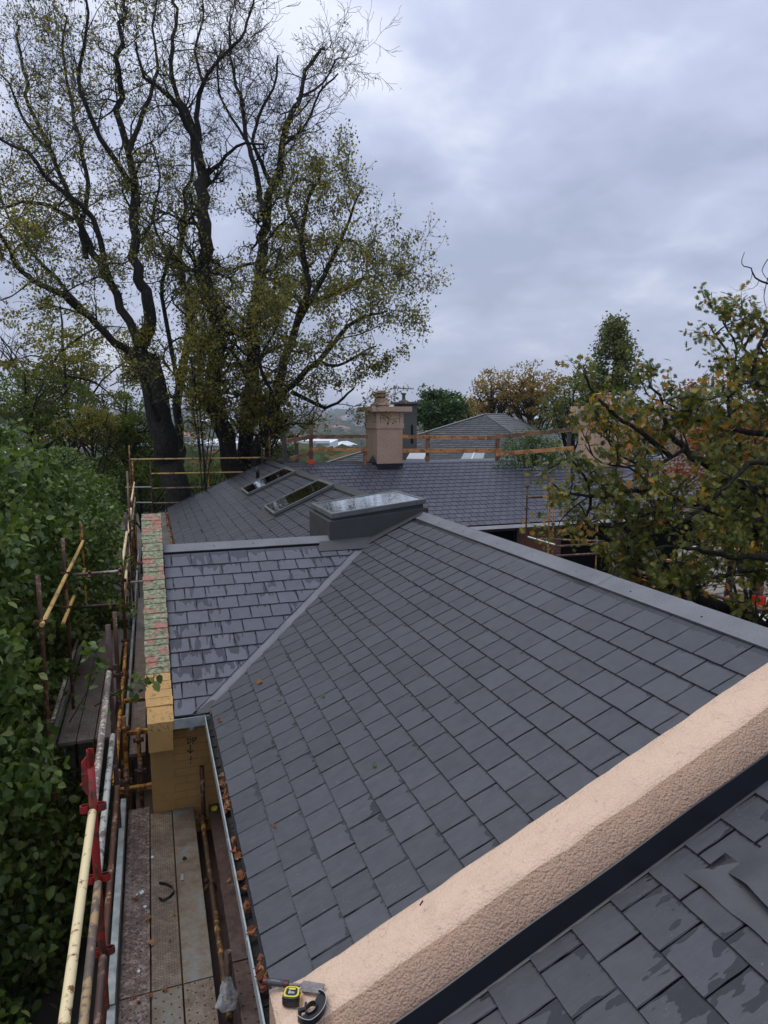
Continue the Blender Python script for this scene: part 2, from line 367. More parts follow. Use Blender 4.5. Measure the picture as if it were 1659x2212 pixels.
M['lf_oak'] = leaf_mat('oak_leaf', [(0, (.035, .046, .012)), (.3, (.078, .098, .022)), (.55, (.14, .158, .034)), (.75, (.23, .19, .045)), (.85, (.40, .21, .035)), (.93, (.46, .14, .022)), (.985, (.30, .09, .03)), (1, (.16, .04, .03))], .38, .42, .35)
M['lf_green'] = leaf_mat('green_leaf', [(0, (.025, .055, .018)), (.6, (.05, .105, .026)), (1, (.09, .15, .04))], .3, .45, .4)
M['lf_autumn'] = leaf_mat('autumn_leaf', [(0, (.16, .09, .035)), (.35, (.27, .16, .045)), (.7, (.19, .17, .045)), (1, (.36, .20, .04))], .4, .5, .3)
M['lf_rust'] = leaf_mat('rusty_leaf', [(0, (.16, .05, .02)), (.5, (.30, .085, .03)), (1, (.20, .12, .03))], .4, .5, .3)
M['lf_pop'] = leaf_mat('poplar_leaf', [(0, (.06, .08, .026)), (.5, (.105, .13, .038)), (.85, (.18, .18, .05)), (1, (.28, .20, .03))], .35, .5, .4)
M['lf_bamboo'] = leaf_mat('bamboo_leaf', [(0, (.05, .09, .03)), (.6, (.09, .15, .045)), (1, (.15, .20, .06))], .4, .5, .4)
t = NT('bark'); c = t.coord('World', scale=(6, 6, 1.6)); n = t.noise(c, 2.5, 6, .7); g = t.noise(t.coord('World'), .8, 3)
cc = t.ramp(n, (.35, (.012, .011, .010)), (.55, (.035, .031, .027)), (.75, (.07, .064, .055)))
cc = t.mix(t.math('MULTIPLY', t.ramp(g, (.5, 0.), (.65, 1.)), .35), cc, (.035, .042, .018)); t.bump(n, 1., .05); M['bark'] = t.set(cc, .9, 0, .2)
M['twig'] = plain('twig', (.030, .026, .023), .85, 0, .3, 4)
M['dryleaf'] = leaf_mat('dry_leaf', [(0, (.17, .06, .035)), (.5, (.30, .12, .06)), (.85, (.40, .20, .10)), (1, (.10, .04, .03))], .2, .6, .3, 0.)
M['debris'] = plain('gutter_grit', (.03, .028, .025), .95, 0, .6, 60, .6)
M['paper'] = plain('torn_sarking', (.62, .65, .66), .7, 0, .15, 20)
M['black_plastic'] = plain('black_plastic', (.012, .012, .013), .35, 0, .2)
M['yellow_plastic'] = plain('yellow_plastic', (.62, .55, .04), .5, 0, .1)
M['yellow_orange'] = plain('yellow_orange_plastic', (.75, .38, .02), .45, 0, .08)
M['ink'] = plain('marker_ink', (.05, .03, .015), .9)
M['steel'] = plain('worn_steel', (.26, .23, .22), .38, .7, .25, 60, .2)
M['maroon'] = plain('maroon_grip', (.075, .010, .016), .45, 0, .2)
M['gripgrey'] = plain('grey_grip', (.045, .045, .05), .5, 0, .2)
t = NT('clear_plastic_bag'); t.set((.8, .82, .82), .18); t.b.inputs['Alpha'].default_value = .38
t.bump(t.noise(t.coord('World'), 30, 4), .8, .02); M['bag'] = t.m
t = NT('ground'); c = t.coord('World'); n = t.noise(c, .25, 5); 
M['ground'] = t.set(t.ramp(n, (.35, (.035, .035, .025)), (.5, (.06, .055, .04)), (.65, (.11, .10, .08))), .9)
t = NT('far_land'); c = t.coord('World'); n = t.noise(c, .02, 6, .7); M['farland'] = t.set(t.ramp(n, (.35, (.03, .045, .025)), (.5, (.06, .065, .04)), (.68, (.10, .075, .05))), .95)
M['crown_far'] = leaf_mat('far_crown', [(0, (.03, .05, .022)), (.55, (.05, .07, .028)), (.8, (.10, .075, .03)), (1, (.20, .085, .03))], .0, .9, .1, .5)

# ------------------------------------------------------------------ leaves
def T(v): return np.array(v, dtype=float)
LEAF_OVAL = (T([(0,0,0),(.33,.25,.06),(.30,.62,.04),(0,1,-.10),(-.30,.62,.04),(-.33,.25,.06),(0,.45,-.05)]), np.array([(0,1,2,6),(6,2,3,3),(6,3,4,4),(0,6,4,5)]))
# triangles version for clean numpy arrays
LEAF_OVAL = (LEAF_OVAL[0], np.array([(0,1,6),(1,2,6),(2,3,6),(6,3,4),(6,4,5),(0,6,5)]))
LEAF_DIA = (T([(0,0,0),(.36,.45,.08),(0,1,0),(-.36,.45,.08)]), np.array([(0,1,2),(0,2,3)]))
_ok = [(0,0),(.05,.12),(.24,.15),(.09,.27),(.40,.34),(.12,.46),(.52,.62),(.15,.68),(.34,.92),(.10,.88),(0,1.04)]
_o = _ok+[(-x, y) for x, y in _ok[-2:0:-1]]
OV = T([(x, y, .10*abs(x)-.10*y*y) for x, y in _o]+[(0,.35,-.03),(0,.7,-.06)])
_nk = len(_o)
LEAF_OAK = (OV, np.array([(0,1,20),(1,2,3),(1,3,20),(3,4,5),(3,5,20),(5,21,20),(5,6,7),(5,7,21),(7,8,9),(7,9,21),(9,10,21),
                          (0,20,19),(19,17,18),(19,20,17),(17,15,16),(17,20,15),(15,20,21),(15,13,14),(15,21,13),(13,11,12),(13,21,11),(11,21,10)]))
def leaf_arrays(P, size, tmpl, droop=.4, spread=1., outward=None, ow=0.):
    tv, tf = tmpl; n = len(P)
    if n == 0: return np.zeros((0, 3)), np.zeros((0, 3), int)
    y = rng.normal(size=(n, 3)); y[:, 2] -= droop*1.2
    if outward is not None: y += outward*ow
    y /= np.linalg.norm(y, axis=1)[:, None]
    z = rng.normal(size=(n, 3))*spread; z[:, 2] += .9
    if outward is not None: z += outward*ow*1.2
    x = np.cross(y, z); x /= (np.linalg.norm(x, axis=1)[:, None]+1e-9); z = np.cross(x, y)
    s = (size*rng.uniform(.65, 1.25, n))[:, None, None]
    V = P[:, None, :] + s*(tv[None, :, 0:1]*x[:, None, :]+tv[None, :, 1:2]*y[:, None, :]+tv[None, :, 2:3]*z[:, None, :])
    Fa = (tf[None]+(np.arange(n)*len(tv))[:, None, None])
    return V.reshape(-1, 3), Fa.reshape(-1, 3)
def leaves(name, P, size, tmpl, mat, parent, kind='stuff', **k):
    V, Fa = leaf_arrays(np.asarray(P, float), size, tmpl, **k)
    o = link(name, fastmesh(name, V, Fa, mat), parent)
    if kind: o['kind'] = kind
    return o
def near_leaves(P, size, tmpl, mat, parent, n=300, k=10, droop=.5, center=None):
    "the nearest leaves as one object each; returns the remaining points"
    P = np.asarray(P, float); d = np.linalg.norm(P-CAM, axis=1)
    rel = (P-CAM); f = rel@FW; px = CX+F*(rel@RT)/f; py = CY-F*(rel@UP)/f
    vis = (f > .5) & (px > 0) & (px < 1659) & (py > 0) & (py < 2212)
    d = np.where(vis, d, 1e6); idx = np.argsort(d)[:n]
    tv, tf = tmpl; tms = []
    for j in range(4):
        v = tv.copy(); v[:, 2] += rng.normal(0, .03, len(v)); v[:, 0] *= rng.uniform(.85, 1.1)
        me = bpy.data.meshes.new('leaf'); me.from_pydata([tuple(q) for q in v], [], [tuple(int(a) for a in f_) for f_ in tf]); me.materials.append(mat); tms.append(me)
    for i in idx:
        o = link('leaf', random.choice(tms), parent, P[i]); y = Vector((random.gauss(0, 1), random.gauss(0, 1), random.gauss(0, 1)-droop)).normalized()
        z = Vector((random.gauss(0, .8), random.gauss(0, .8), 1.)); x = y.cross(z).normalized(); z = x.cross(y)
        o.rotation_mode = 'QUATERNION'; o.rotation_quaternion = Matrix((x, y, z)).transposed().to_quaternion()
        s = size*random.uniform(.7, 1.2); o.scale = (s, s, s)
    keep = np.ones(len(P), bool); keep[idx] = False
    return P[keep]
# ------------------------------------------------------------------ branches
def wig(p, d, length, steps, wob, up):
    pts = [Vector(p)]; d = Vector(d).normalized()
    for i in range(steps):
        d = (d + Vector((random.gauss(0, wob), random.gauss(0, wob), random.gauss(0, wob)+up))).normalized()
        pts.append(pts[-1]+d*(length/steps))
    return pts, d
class Tree:
    rmin = 0.
    def __init__(s): s.big = MB(); s.small = MB(); s.tips = []
    def limb(s, pts, r0, r1, n=8):
        pts = [Vector(p) for p in pts]; out = []
        for i in range(len(pts)-1):
            a = pts[i]; b = pts[i+1]; p0 = pts[max(0, i-1)]; p3 = pts[min(len(pts)-1, i+2)]
            for t in (0, .33, .66):
                q = .5*((2*a)+(b-p0)*t+(2*p0-5*a+4*b-p3)*t*t+(3*a-p0-3*b+p3)*t**3)
                out.append(q)
        out.append(pts[-1]); k = len(out)
        jit = [Vector((random.gauss(0, 1), random.gauss(0, 1), random.gauss(0, 1)))*min(.06, r0*.25) for _ in out]
        out = [o+j for o, j in zip(out, jit)]
        rs = [r0+(r1-r0)*(i/(k-1))**.85 for i in range(k)]
        s.big.tube(out, rs, n, cap=False); return out, rs
    def sub(s, p, d, length, r, level, maxl, wob=.28, up=.05, kids=(5, 5, 4), leafy=1.):
        st = 5 if level < maxl else 4
        pts, de = wig(p, d, length, st, wob, up)
        (s.big if level == 1 and r > .03 else s.small).tube(pts, [max(r*(1-.8*i/st), r*.15, s.rmin) for i in range(st+1)], 5 if level == 1 else 3, cap=False)
        if level >= maxl:
            if leafy > 0: s.tips.append((pts, leafy))
            return
        for k in range(kids[level-1]):
            t = random.uniform(.25, 1.); i = min(st-1, int(t*st)); q = pts[i].lerp(pts[i+1], t*st-i)
            dd = (pts[i+1]-pts[i]).normalized(); rv = Vector((random.gauss(0, 1), random.gauss(0, 1), random.gauss(0, 1)))
            nd = (dd*.9+rv.normalized()*.85).normalized()
            s.sub(q, nd, length*random.uniform(.4, .62), r*.5, level+1, maxl, wob, up, kids, leafy)
        s.sub(pts[-1], de, length*.5, r*.3, level+1, maxl, wob, up, kids, leafy)
    def clothe(s, pts, rs, every, length, maxl=3, leafy=None, start=.25, **k):
        tot = 0; acc = 0; L_ = [(b-a).length for a, b in zip(pts, pts[1:])]; total = sum(L_)
        for i, (a, b) in enumerate(zip(pts, pts[1:])):
            tot += L_[i]; acc += L_[i]
            while acc > every:
                acc -= every
                if tot/total < start: continue
                d = (b-a).normalized(); rv = Vector((random.gauss(0, 1), random.gauss(0, 1), random.gauss(0, .7)+.15)).normalized()
                nd = (d*.5+rv).normalized(); lf = 1. if leafy is None else leafy(a)
                s.sub(a.lerp(b, random.random()), nd, length*random.uniform(.5, 1.2)*(1.15-.5*tot/total), max(.012, rs[i]*.35), 1, maxl, leafy=lf, **k)
    def leafpts(s, per, jit):
        P = []
        for pts, lf in s.tips:
            c = per*lf; c = int(c)+(random.random() < c-int(c))
            for _ in range(c):
                i = random.randrange(1, len(pts)); q = pts[i-1].lerp(pts[i], random.random())
                P.append((q.x+random.gauss(0, jit), q.y+random.gauss(0, jit), q.z+random.gauss(0, jit)))
        return np.array(P) if P else np.zeros((0, 3))
    def finish(s, root, bark='bark', twig='twig'):
        if s.big.v: s.big.build('trunk', M[bark], root, smooth=True)
        if s.small.v:
            o = s.small.build('twigs', M[twig], root); o['kind'] = 'stuff'
# ================================================================== SLATE ROOFS
SLP = .445; ANG = math.atan(SLP); CS, SN = math.cos(ANG), math.sin(ANG)
GAU = .237; SW = .255
def clip(poly, hp):
    for na, ns, c in hp:
        out = []
        for i in range(len(poly)):
            p, q = poly[i], poly[(i+1) % len(poly)]
            dp = na*p[0]+ns*p[1]-c; dq = na*q[0]+ns*q[1]-c
            if dp >= 0: out.append(p)
            if (dp >= 0) != (dq >= 0):
                t = dp/(dp-dq); out.append((p[0]+(q[0]-p[0])*t, p[1]+(q[1]-p[1])*t))
        poly = out
        if len(poly) < 3: return []
    return poly
THK = [.0125]
def slate_geo(mb, poly, gx=0., lift=0., tilt=0., ox=0., oy=0., basis=None):
    "poly in slate local coordinates; adds one slate to mb"
    ol = []
    for i in range(len(poly)):
        p, q = poly[i], poly[(i+1) % len(poly)]; l = math.hypot(q[0]-p[0], q[1]-p[1]); k = max(1, int(l/.055))
        if min(p[1], q[1]) > GAU+.01: k = 1
        for j in range(k):
            t = j/k; jt = .0030 if 0 < j else .0016
            ol.append((p[0]+(q[0]-p[0])*t+random.uniform(-jt, jt), p[1]+(q[1]-p[1])*t+random.uniform(-jt, jt)))
    zt = lambda x, y: .0105+THK[0]-(.0340+THK[0]*1.4)*y+lift+tilt*(x-.125)
    n = len(ol); top = [(x, y, zt(x, y)) for x, y in ol]; bot = [(x, y, zt(x, y)-THK[0]) for x, y in ol]
    vs = top+bot
    if basis is not None:
        O, A, S, Nn = basis; vs = [tuple(O+A*x+S*y+Nn*z) for x, y, z in vs]
    mb.add(vs, [tuple(range(n))]+[(i, i+n, (i+1) % n+n, (i+1) % n) for i in range(n)])
    mb.uv.extend([(x+ox, GAU-y+oy) for x, y in ol]*2)
RECT = [(.0036, 0.), (SW-.0044, 0.), (SW-.0044, .30), (.0036, .30)]
class Field:
    def __init__(s, O, A, S, mat, a0, a1, s0, rows, region, shift=0.):
        s.O = np.array(O, float); s.A = np.array(A, float); s.S = np.array(S, float); s.N = np.cross(s.A, s.S); s.mat = mat
        s.items = []
        s.tm = []
        for _ in range(7):
            mb = MB(); slate_geo(mb, RECT, 0, random.uniform(-.001, .0015), random.uniform(-.008, .008)); s.tm.append(mb.mesh('slate', mat))
        for r in range(rows):
            st = s0+GAU*r; a = a0+(SW/2 if r % 2 else 0)+shift-SW
            while a < a1:
                c = (a+SW/2, st+.12); hp = region(*c)
                if hp is not None:
                    full = [(x+a, y+st) for x, y in RECT]
                    pl = clip(full, hp)
                    if len(pl) >= 3:
                        area = abs(sum(pl[i][0]*pl[(i+1) % len(pl)][1]-pl[(i+1) % len(pl)][0]*pl[i][1] for i in range(len(pl))))/2
                        if area > .004: s.items.append((a, st, None if len(pl) == 4 and area > .0732 else pl))
                a += SW
    def pos(s, it): return s.O+s.A*(it[0]+SW/2)+s.S*(it[1]+.1)
def place_slates(fields, root, limit=300):
    allit = [(np.linalg.norm(f.pos(it)-CAM), f, it) for f in fields for it in f.items]
    def vis(f, it):
        p = f.pos(it)-CAM; d = p@FW
        if d < .3: return False
        x = CX+F*(p@RT)/d; y = CY-F*(p@UP)/d
        return -60 < x < 1720 and -50 < y < 2300
    allit.sort(key=lambda q: (not vis(q[1], q[2]), q[0]))
    rest = {}
    for k, (d, f, it) in enumerate(allit):
        a, st, pl = it
        if k < limit:
            if pl is None: me = random.choice(f.tm)
            else:
                mb = MB(); slate_geo(mb, [(x-a, y-st) for x, y in pl]); me = mb.mesh('slate', f.mat)
            o = link('slate', me, root, f.O+f.A*a+f.S*st+f.N*random.uniform(-.0004, .0006))
            o.rotation_mode = 'QUATERNION'
            o.rotation_quaternion = Matrix((tuple(f.A), tuple(f.S), tuple(f.N))).transposed().to_quaternion()
            if pl is None: o.rotation_quaternion = o.rotation_quaternion @ Matrix.Rotation(random.gauss(0, .0035), 3, 'Z').to_quaternion()
        else:
            mb = rest.setdefault(id(f), (f, MB()))[1]
            p2 = RECT if pl is None else [(x-a, y-st) for x, y in pl]
            slate_geo(mb, p2, 0, random.uniform(-.001, .0015), random.uniform(-.006, .006), basis=(f.O+f.A*a+f.S*st, f.A, f.S, f.N))
    for f, mb in rest.values():
        o = mb.build('slate_courses', f.mat, root); o['kind'] = 'stuff'
def z1(x): return SLP*x
RX, RZ = 3.50, 3.50*SLP        # main ridge
Y0, Y1 = -4.0, 16.8
house = thing('main_house', 'long house in the centre with wet dark slate roof, cross gable and metal ridge', 'house', (0, 0, 0))
mb = MB()   # roof deck under the slates
def quad(mb, pts, mi=0): mb.add(pts, [tuple(range(len(pts)))], mi)
D_ = .012
quad(mb, [(.02, Y0-.4, z1(.02)-D_), (RX, Y0-.4, RZ-D_), (RX, Y1, RZ-D_), (.02, Y1, z1(.02)-D_)])
quad(mb, [(RX, Y0-.4, RZ-D_), (7.1, Y0-.4, -.06), (7.1, Y1, -.06), (RX, Y1, RZ-D_)])
quad(mb, [(-.33, -.08, -.04-D_), (.02, -.08, -.04-D_), (2.81, 2.79, 1.242-D_), (-.33, 2.79, 1.242-D_)])
quad(mb, [(-.33, 5.6, -D_), (0, 5.6, -D_), (2.81, 2.79, 1.242-D_), (-.33, 2.79, 1.242-D_)])
mb.build('roof_deck', M['underlay'], house)
mb = MB()   # walls under the eaves
mb.box(.30, .55, -4.4, Y1-.2, -3.3, -.05); mb.box(6.5, 6.7, -4.4, Y1-.2, -3.3, -.10); mb.box(.3, 6.7, Y1-.42, Y1-.2, -3.3, -.1)
mb.add([(.3, Y1-.2, -.1), (6.7, Y1-.2, -.1), (RX, Y1-.2, RZ-.12), (.3, Y1-.42, -.1), (6.7, Y1-.42, -.1), (RX, Y1-.42, RZ-.12)], [(0,1,2),(3,5,4),(0,2,5,3),(1,4,5,2)])
mb.build('wall', M['darkwall'], house)
def regionP1(a, s):
    Y = -a; X = s*CS
    if Y < -4.25 or Y > Y1: return None
    hp = [(-1, 0, -4.12)] if False else []
    hp.append((-1, 0, -4.16)); hp.append((1, 0, -Y1)); hp.append((0, -1, -(3.36/CS)))
    if -.3 < Y <= 2.81: hp.append((1, CS, .10))                    # X - Y >= .10
    elif 2.81 < Y < 5.9: hp.append((-1, CS, 5.70))                 # X + Y >= 5.70
    if 0 < Y <= 2.81 and X < Y-.15: return None
    if 2.81 < Y < 5.6 and X < 5.6-Y-.15: return None
    for y0, y1 in ((7.42, 8.62), (11.5, 12.82)):
        if y0 < Y < y1 and 2.1 < X < 3.4: return None
    if 2.75 < Y < 3.95 and X > 2.15: return None
    return hp
# parapet clip: Y > -4.16  ->  a < 4.16 ->  -a >= -4.16
f1 = Field((0, 0, 0), (0, -1, 0), (CS, 0, SN), M['slate'], -Y1, 4.2, .045, 15, regionP1, shift=.055)
def regionP2(a, s):
    X = a; Y = s*CS
    if Y-X < -.3: return None
    return [(1, 0, -.325), (-1, CS, .09), (0, -1, -(2.66/CS))]
f2 = Field((0, 0, 0), (1, 0, 0), (0, CS, SN), M['slate_drip'], -.40, 3., -.07, 12, regionP2, shift=.04)
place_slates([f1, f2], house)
# ridge capping
def strip(mb, prof, y0, y1, mi=0, axis='y'):
    "profile list of (x,z) extruded along y (or (y,z) along x)"
    n = len(prof); f = (lambda p, t: (p[0], t, p[1])) if axis == 'y' else (lambda p, t: (t, p[0], p[1]))
    mb.add([f(p, y0) for p in prof]+[f(p, y1) for p in prof], [(i, i+1, i+1+n, i+n) for i in range(n-1)], mi)
def ridge_cap(parent, cx, cz, a0, a1, sl, wd, axis='y', mat='flash', lift=.022, joints=()):
    rz = cz+lift; sg = sl
    prof = [(cx-wd, rz-wd*sg-.012), (cx-wd-.006, rz-wd*sg+.001), (cx-wd+.012, rz-(wd-.012)*sg+.006), (cx-.02, rz-.006), (cx, rz+.004), (cx+.02, rz-.006), (cx+wd-.012, rz-(wd-.012)*sg+.006), (cx+wd, rz-wd*sg-.012)]
    cuts = [a0]+list(joints)+[a1]
    for i in range(len(cuts)-1):
        mb = MB(); pr = [(p[0], p[1]+(.003 if i % 2 else 0)) for p in prof]
        strip(mb, pr, cuts[i]-(.05 if i else 0), cuts[i+1], 0, axis)
        mb.build('ridge_capping', M[mat], parent)
ridge_cap(house, RX, RZ, -4.16, 2.62, SLP, .165, joints=(-1.9, .55))
ridge_cap(house, RX, RZ, 3.95, 16.78, SLP, .165, mat='flashdark', joints=(6.9, 10., 13.))
ridge_cap(house, 2.79, 1.242, -.33, 2.06, SLP, .165, axis='x', joints=(1.1,))
for y in (1.764, .976, .048, -.732, -1.536, -2.323, -3.121):
    mb = MB(); x = 3.395; z = RZ+.022-(RX-x)*SLP
    mb.lathe((x, y, z), [(.010, 0), (.010, .006), (.004, .010)], 8); mb.build('screw', M['black'], house, smooth=False)
for x in (.35, .9, 1.45):
    mb = MB(); y = 2.70; mb.lathe((x, y, 1.242+.024-(2.79-y)*SLP), [(.009, 0), (.009, .006), (.004, .010)], 8); mb.build('screw', M['black'], house)
# valley lining
mb = MB(); k = .085
def vpnt(t, off, h=0.):
    "along the valley; off<0 on the cross gable side"
    if off < 0: x, y = t+off, t; z = SLP*t
    else: x, y = t+off*1.0, t; z = SLP*(t+off)
    return (x, y, z+h)
L0, L1 = -.02, 2.66
offs = [(-.13, .004), (-.085, .006), (0, .001), (.085, .008), (.125, .024), (.135, .010)]
mb.add([vpnt(L0, o, h) for o, h in offs]+[vpnt(L1, o, h) for o, h in offs], [(i, i+1, i+1+6, i+6) for i in range(5)])
mb.build('valley_flashing', M['flash'], house)
# verge of far gable
mb = MB(); mb.add([(0.0, Y1-.03, .03), (RX, Y1-.03, RZ+.03), (RX, Y1+.06, RZ+.03), (0, Y1+.06, .03), (0, Y1+.06, -.12), (RX, Y1+.06, RZ-.12)], [(0,1,2,3),(3,2,5,4)]); mb.build('verge_flashing', M['flashdark'], house)
# gutters
def gutter(name, parent, p0, p1, side, w=.115, h=.095, mat='gutter'):
    "open box gutter; side = horizontal unit vector from the outer lip to the house"
    p0 = Vector(p0); p1 = Vector(p1); sv = Vector(side); d = (p1-p0).normalized()
    pr = [(.004, -.004), (.004, .006), (-.006, .006), (-.006, -h), (w, -h), (w, -.01), (w-.006, -.01), (w-.006, -h+.006), (.000, -h+.006), (.000, -.004)]
    mb = MB(); vs = [p+sv*a+Vector((0, 0, b)) for p in (p0, p1) for a, b in pr]; n = len(pr)
    mb.add(vs, [(i, (i+1) % n, (i+1) % n+n, i+n) for i in range(n)]+[tuple(range(n))[::-1], tuple(range(n, 2*n))])
    g = mb.build(name, M[mat], parent)
    return g
g1 = gutter('gutter', house, (-.030, -4.10, -.015), (-.030, -.03, -.015), (1, 0, 0))
gutter('gutter', house, (-.030, 5.62, -.015), (-.030, Y1, -.015), (1, 0, 0))
gutter('gutter', house, (-.34, -.155, -.015), (-.03, -.155+.128, -.015), (0, 1, 0)) if False else gutter('gutter', house, (-.335, -.150, -.015), (.08, -.150, -.015), (0, 1, 0), mat='gutter')
for y in (-3.35, -2.35, -1.25, -.45):
    mb = MB(); mb.box(-.040, -.034, y-.012, y+.012, -.10, -.006); mb.box(-.040, .09, y-.012, y+.012, -.006, -.002) if False else None
    mb.build('gutter_joint', M['galv'], g1)
mb = MB(); mb.box(.018, .076, -.2, -.06, -.004, .02); mb.add([(-.0,-.14,.012),(.16,.05,.05),(.05,.10,.045),(-.12,-.10,.012)],[(0,1,2,3)]); mb.build('valley_outlet', M['flashdark'], house)
mb = MB(); mb.lathe((-.16, -.088, -.165), [(.045, 0), (.045, .05), (.04, .055)], 14); mb.build('downpipe_outlet', M['galv'], house, smooth=True)
mb = MB()   # white torn sarking along the eave and grit in the gutter
for k in range(230):
    y = random.uniform(-4.05, -.2)
    if random.random() < .35*(.5+.5*math.sin(y*5)): continue
    w_ = random.uniform(.008, .024); l_ = random.uniform(.02, .07); x = .046; z = -.002
    mb.add([(x-w_, y, z-.012+random.uniform(-.004, .004)), (x+.002, y-.01, z), (x+.002, y+l_, z), (x-w_*random.uniform(.3, 1), y+l_*.8, z-.010)], [(0,1,2,3)])
o = mb.build('torn_sarking', M['paper'], house); o['kind'] = 'stuff'
mb = MB()
for i in range(70):
    y = -4.05+4.0*i/70; hgt = -.095+random.uniform(0, .022)
    mb.add([(-.026, y, hgt), (.08, y, hgt+.02), (.08, y+.058, hgt+random.uniform(.01, .03)), (-.026, y+.058, hgt+random.uniform(-.005, .008))], [(0,1,2,3)])
o = mb.build('gutter_grit', M['debris'], house); o['kind'] = 'stuff'
# ------------------------------------------------------------------ skylights
def roof_skylight(label, y0, y1, x0=2.03, x1=3.36, h=.115):
    t = thing('skylight', label, 'skylight', (x0, y0, z1(x0)), 'flush skylights on the slate roof')
    def q(x, y, hh): return (x-hh*SN, y, z1(x)+hh*CS)
    def ring(mb, xa, xb, ya, yb, xc, xd, yc, yd, ha, hb, hc, hd):
        o_ = [(xa, ya), (xb, ya), (xb, yb), (xa, yb)]; i_ = [(xc, yc), (xd, yc), (xd, yd), (xc, yd)]
        vs = [q(*p, ha) for p in o_]+[q(*p, hb) for p in o_]+[q(*p, hc) for p in i_]+[q(*p, hd) for p in i_]
        fs = []
        for j in range(4):
            k = (j+1) % 4
            for a in range(3): fs.append((a*4+j, a*4+k, a*4+4+k, a*4+4+j))
        mb.add(vs, fs)
    mb = MB(); ring(mb, x0+.03, x1-.03, y0+.03, y1-.03, x0+.07, x1-.07, y0+.07, y1-.07, .0, .06, .06, .0); mb.build('curb', M['flashdark'], t)
    mb = MB(); ring(mb, x0, x1, y0, y1, x0+.055, x1-.055, y0+.055, y1-.055, .055, h, h, h-.02); mb.build('frame', M['flashlight'], t, bevel=.004)
    mb = MB(); mb.add([q(x0+.05, y0+.05, h-.012), q(x1-.05, y0+.05, h-.012), q(x1-.05, y1-.05, h-.012), q(x0+.05, y1-.05, h-.012)], [(0,1,2,3)]); mb.build('pane', M['glass'], t)
    mb = MB(); mb.add([q(x0-.20, y0-.06, .026), q(x0+.04, y0-.06, .028), q(x0+.04, y1+.06, .028), q(x0-.20, y1+.06, .026)], [(0,1,2,3)])
    for ya, yb in ((y0-.09, y0+.05), (y1-.05, y1+.09)): mb.add([q(x0-.05, ya, .027), q(x1+.05, ya, .027), q(x1+.05, yb, .03), q(x0-.05, yb, .03)], [(0,1,2,3)])
    mb.add([q(x1-.05, y0-.08, .028), q(RX-.02, y0-.08, .030), q(RX-.02, y1+.08, .030), q(x1-.05, y1+.08, .028)], [(0,1,2,3)])
    mb.build('flashing', M['flashdark'], t)
    for k in range(5):
        x = x0+.08+(x1-x0-.16)*k/4; mb = MB(); mb.lathe(q(x, y0-.001, .085), [(.007, -.004), (.007, .004)], 6); mb.build('screw', M['black'], t)
M['flashlight'] = flash_mat('skylight_frame', (.115, .12, .12), .42, .7)
roof_skylight('dark framed skylight flush with the slates, nearer of the two and beside the raised box', 7.33, 8.68)
roof_skylight('dark framed skylight flush with the slates, farther one next to the thin black vent pipe', 11.42, 12.92)
t = thing('raised_skylight', 'skylight with reflecting glass on a tall dark metal box where the ridges meet', 'skylight', (2.8, 3.3, 1.3))
def zb(x, b=0.): return 1.497+.09*(x-2.02)+b
mb = MB(); X0, X1, YA, YB = 2.02, 3.60, 2.65, 4.0
mb.hexa([(X0, YA, .7), (X1, YA, .7), (X1, YB, .7), (X0, YB, .7)], [(X0, YA, zb(X0)), (X1, YA, zb(X1)), (X1, YB, zb(X1)), (X0, YB, zb(X0))]); mb.build('box', M['flashdark'], t, bevel=.006)
mb = MB(); X2, X3, YC, YD = 2.09, 3.53, 2.70, 3.94
mb.hexa([(X2, YC, zb(X2)-.02), (X3, YC, zb(X3)-.02), (X3, YD, zb(X3)-.02), (X2, YD, zb(X2)-.02)], [(X2, YC, zb(X2, .06)), (X3, YC, zb(X3, .08)), (X3, YD, zb(X3, .08)), (X2, YD, zb(X2, .06))]); mb.build('curb', M['flashdark'], t)
def fr(x): return 1.612+.112*(x-2.06)
X4, X5, YE, YF = 2.055, 3.56, 2.655, 4.02; i = .055
for (xa, xb, ya, yb) in ((X4, X5, YE, YE+i), (X4, X5, YF-i, YF), (X4, X4+i, YE+i, YF-i), (X5-i, X5, YE+i, YF-i)):
    mb = MB(); mb.hexa([(xa, ya, fr(xa)-.075), (xb, ya, fr(xb)-.075), (xb, yb, fr(xb)-.075), (xa, yb, fr(xa)-.075)], [(xa, ya, fr(xa)), (xb, ya, fr(xb)), (xb, yb, fr(xb)), (xa, yb, fr(xa))]); mb.build('frame', M['flashlight'], t, bevel=.006)
mb = MB(); mb.add([(X4+.05, YE+.05, fr(X4)-.006), (X5-.05, YE+.05, fr(X5-.1)-.003), (X5-.05, YF-.05, fr(X5-.1)-.003), (X4+.05, YF-.05, fr(X4)-.006)], [(0,1,2,3)]); mb.build('pane', M['glass'], t)
for k in range(4):
    x = 2.2+.4*k; mb = MB(); mb.box(x-.006, x+.006, YE-.004, YE, fr(x)-.05, fr(x)-.038); mb.build('screw', M['black'], t)
mb = MB()      # saddle flashings round the box
zf = lambda x, y: max(SLP*x, SLP*y)+.030
mb.add([(1.80, 2.42, SLP*2.42+.031), (2.52, 2.42, SLP*2.42+.034), (2.72, 2.645, SLP*2.72+.034), (1.86, 2.645, SLP*2.645+.034)], [(0,1,2,3)])
mb.add([(2.55, 2.44, SLP*2.55+.036), (3.42, 2.52, SLP*3.42+.036), (3.50, 2.645, SLP*3.50+.036), (2.62, 2.645, SLP*2.66+.036)], [(0,1,2,3)])
mb.build('flashing', M['flashdark'], t)
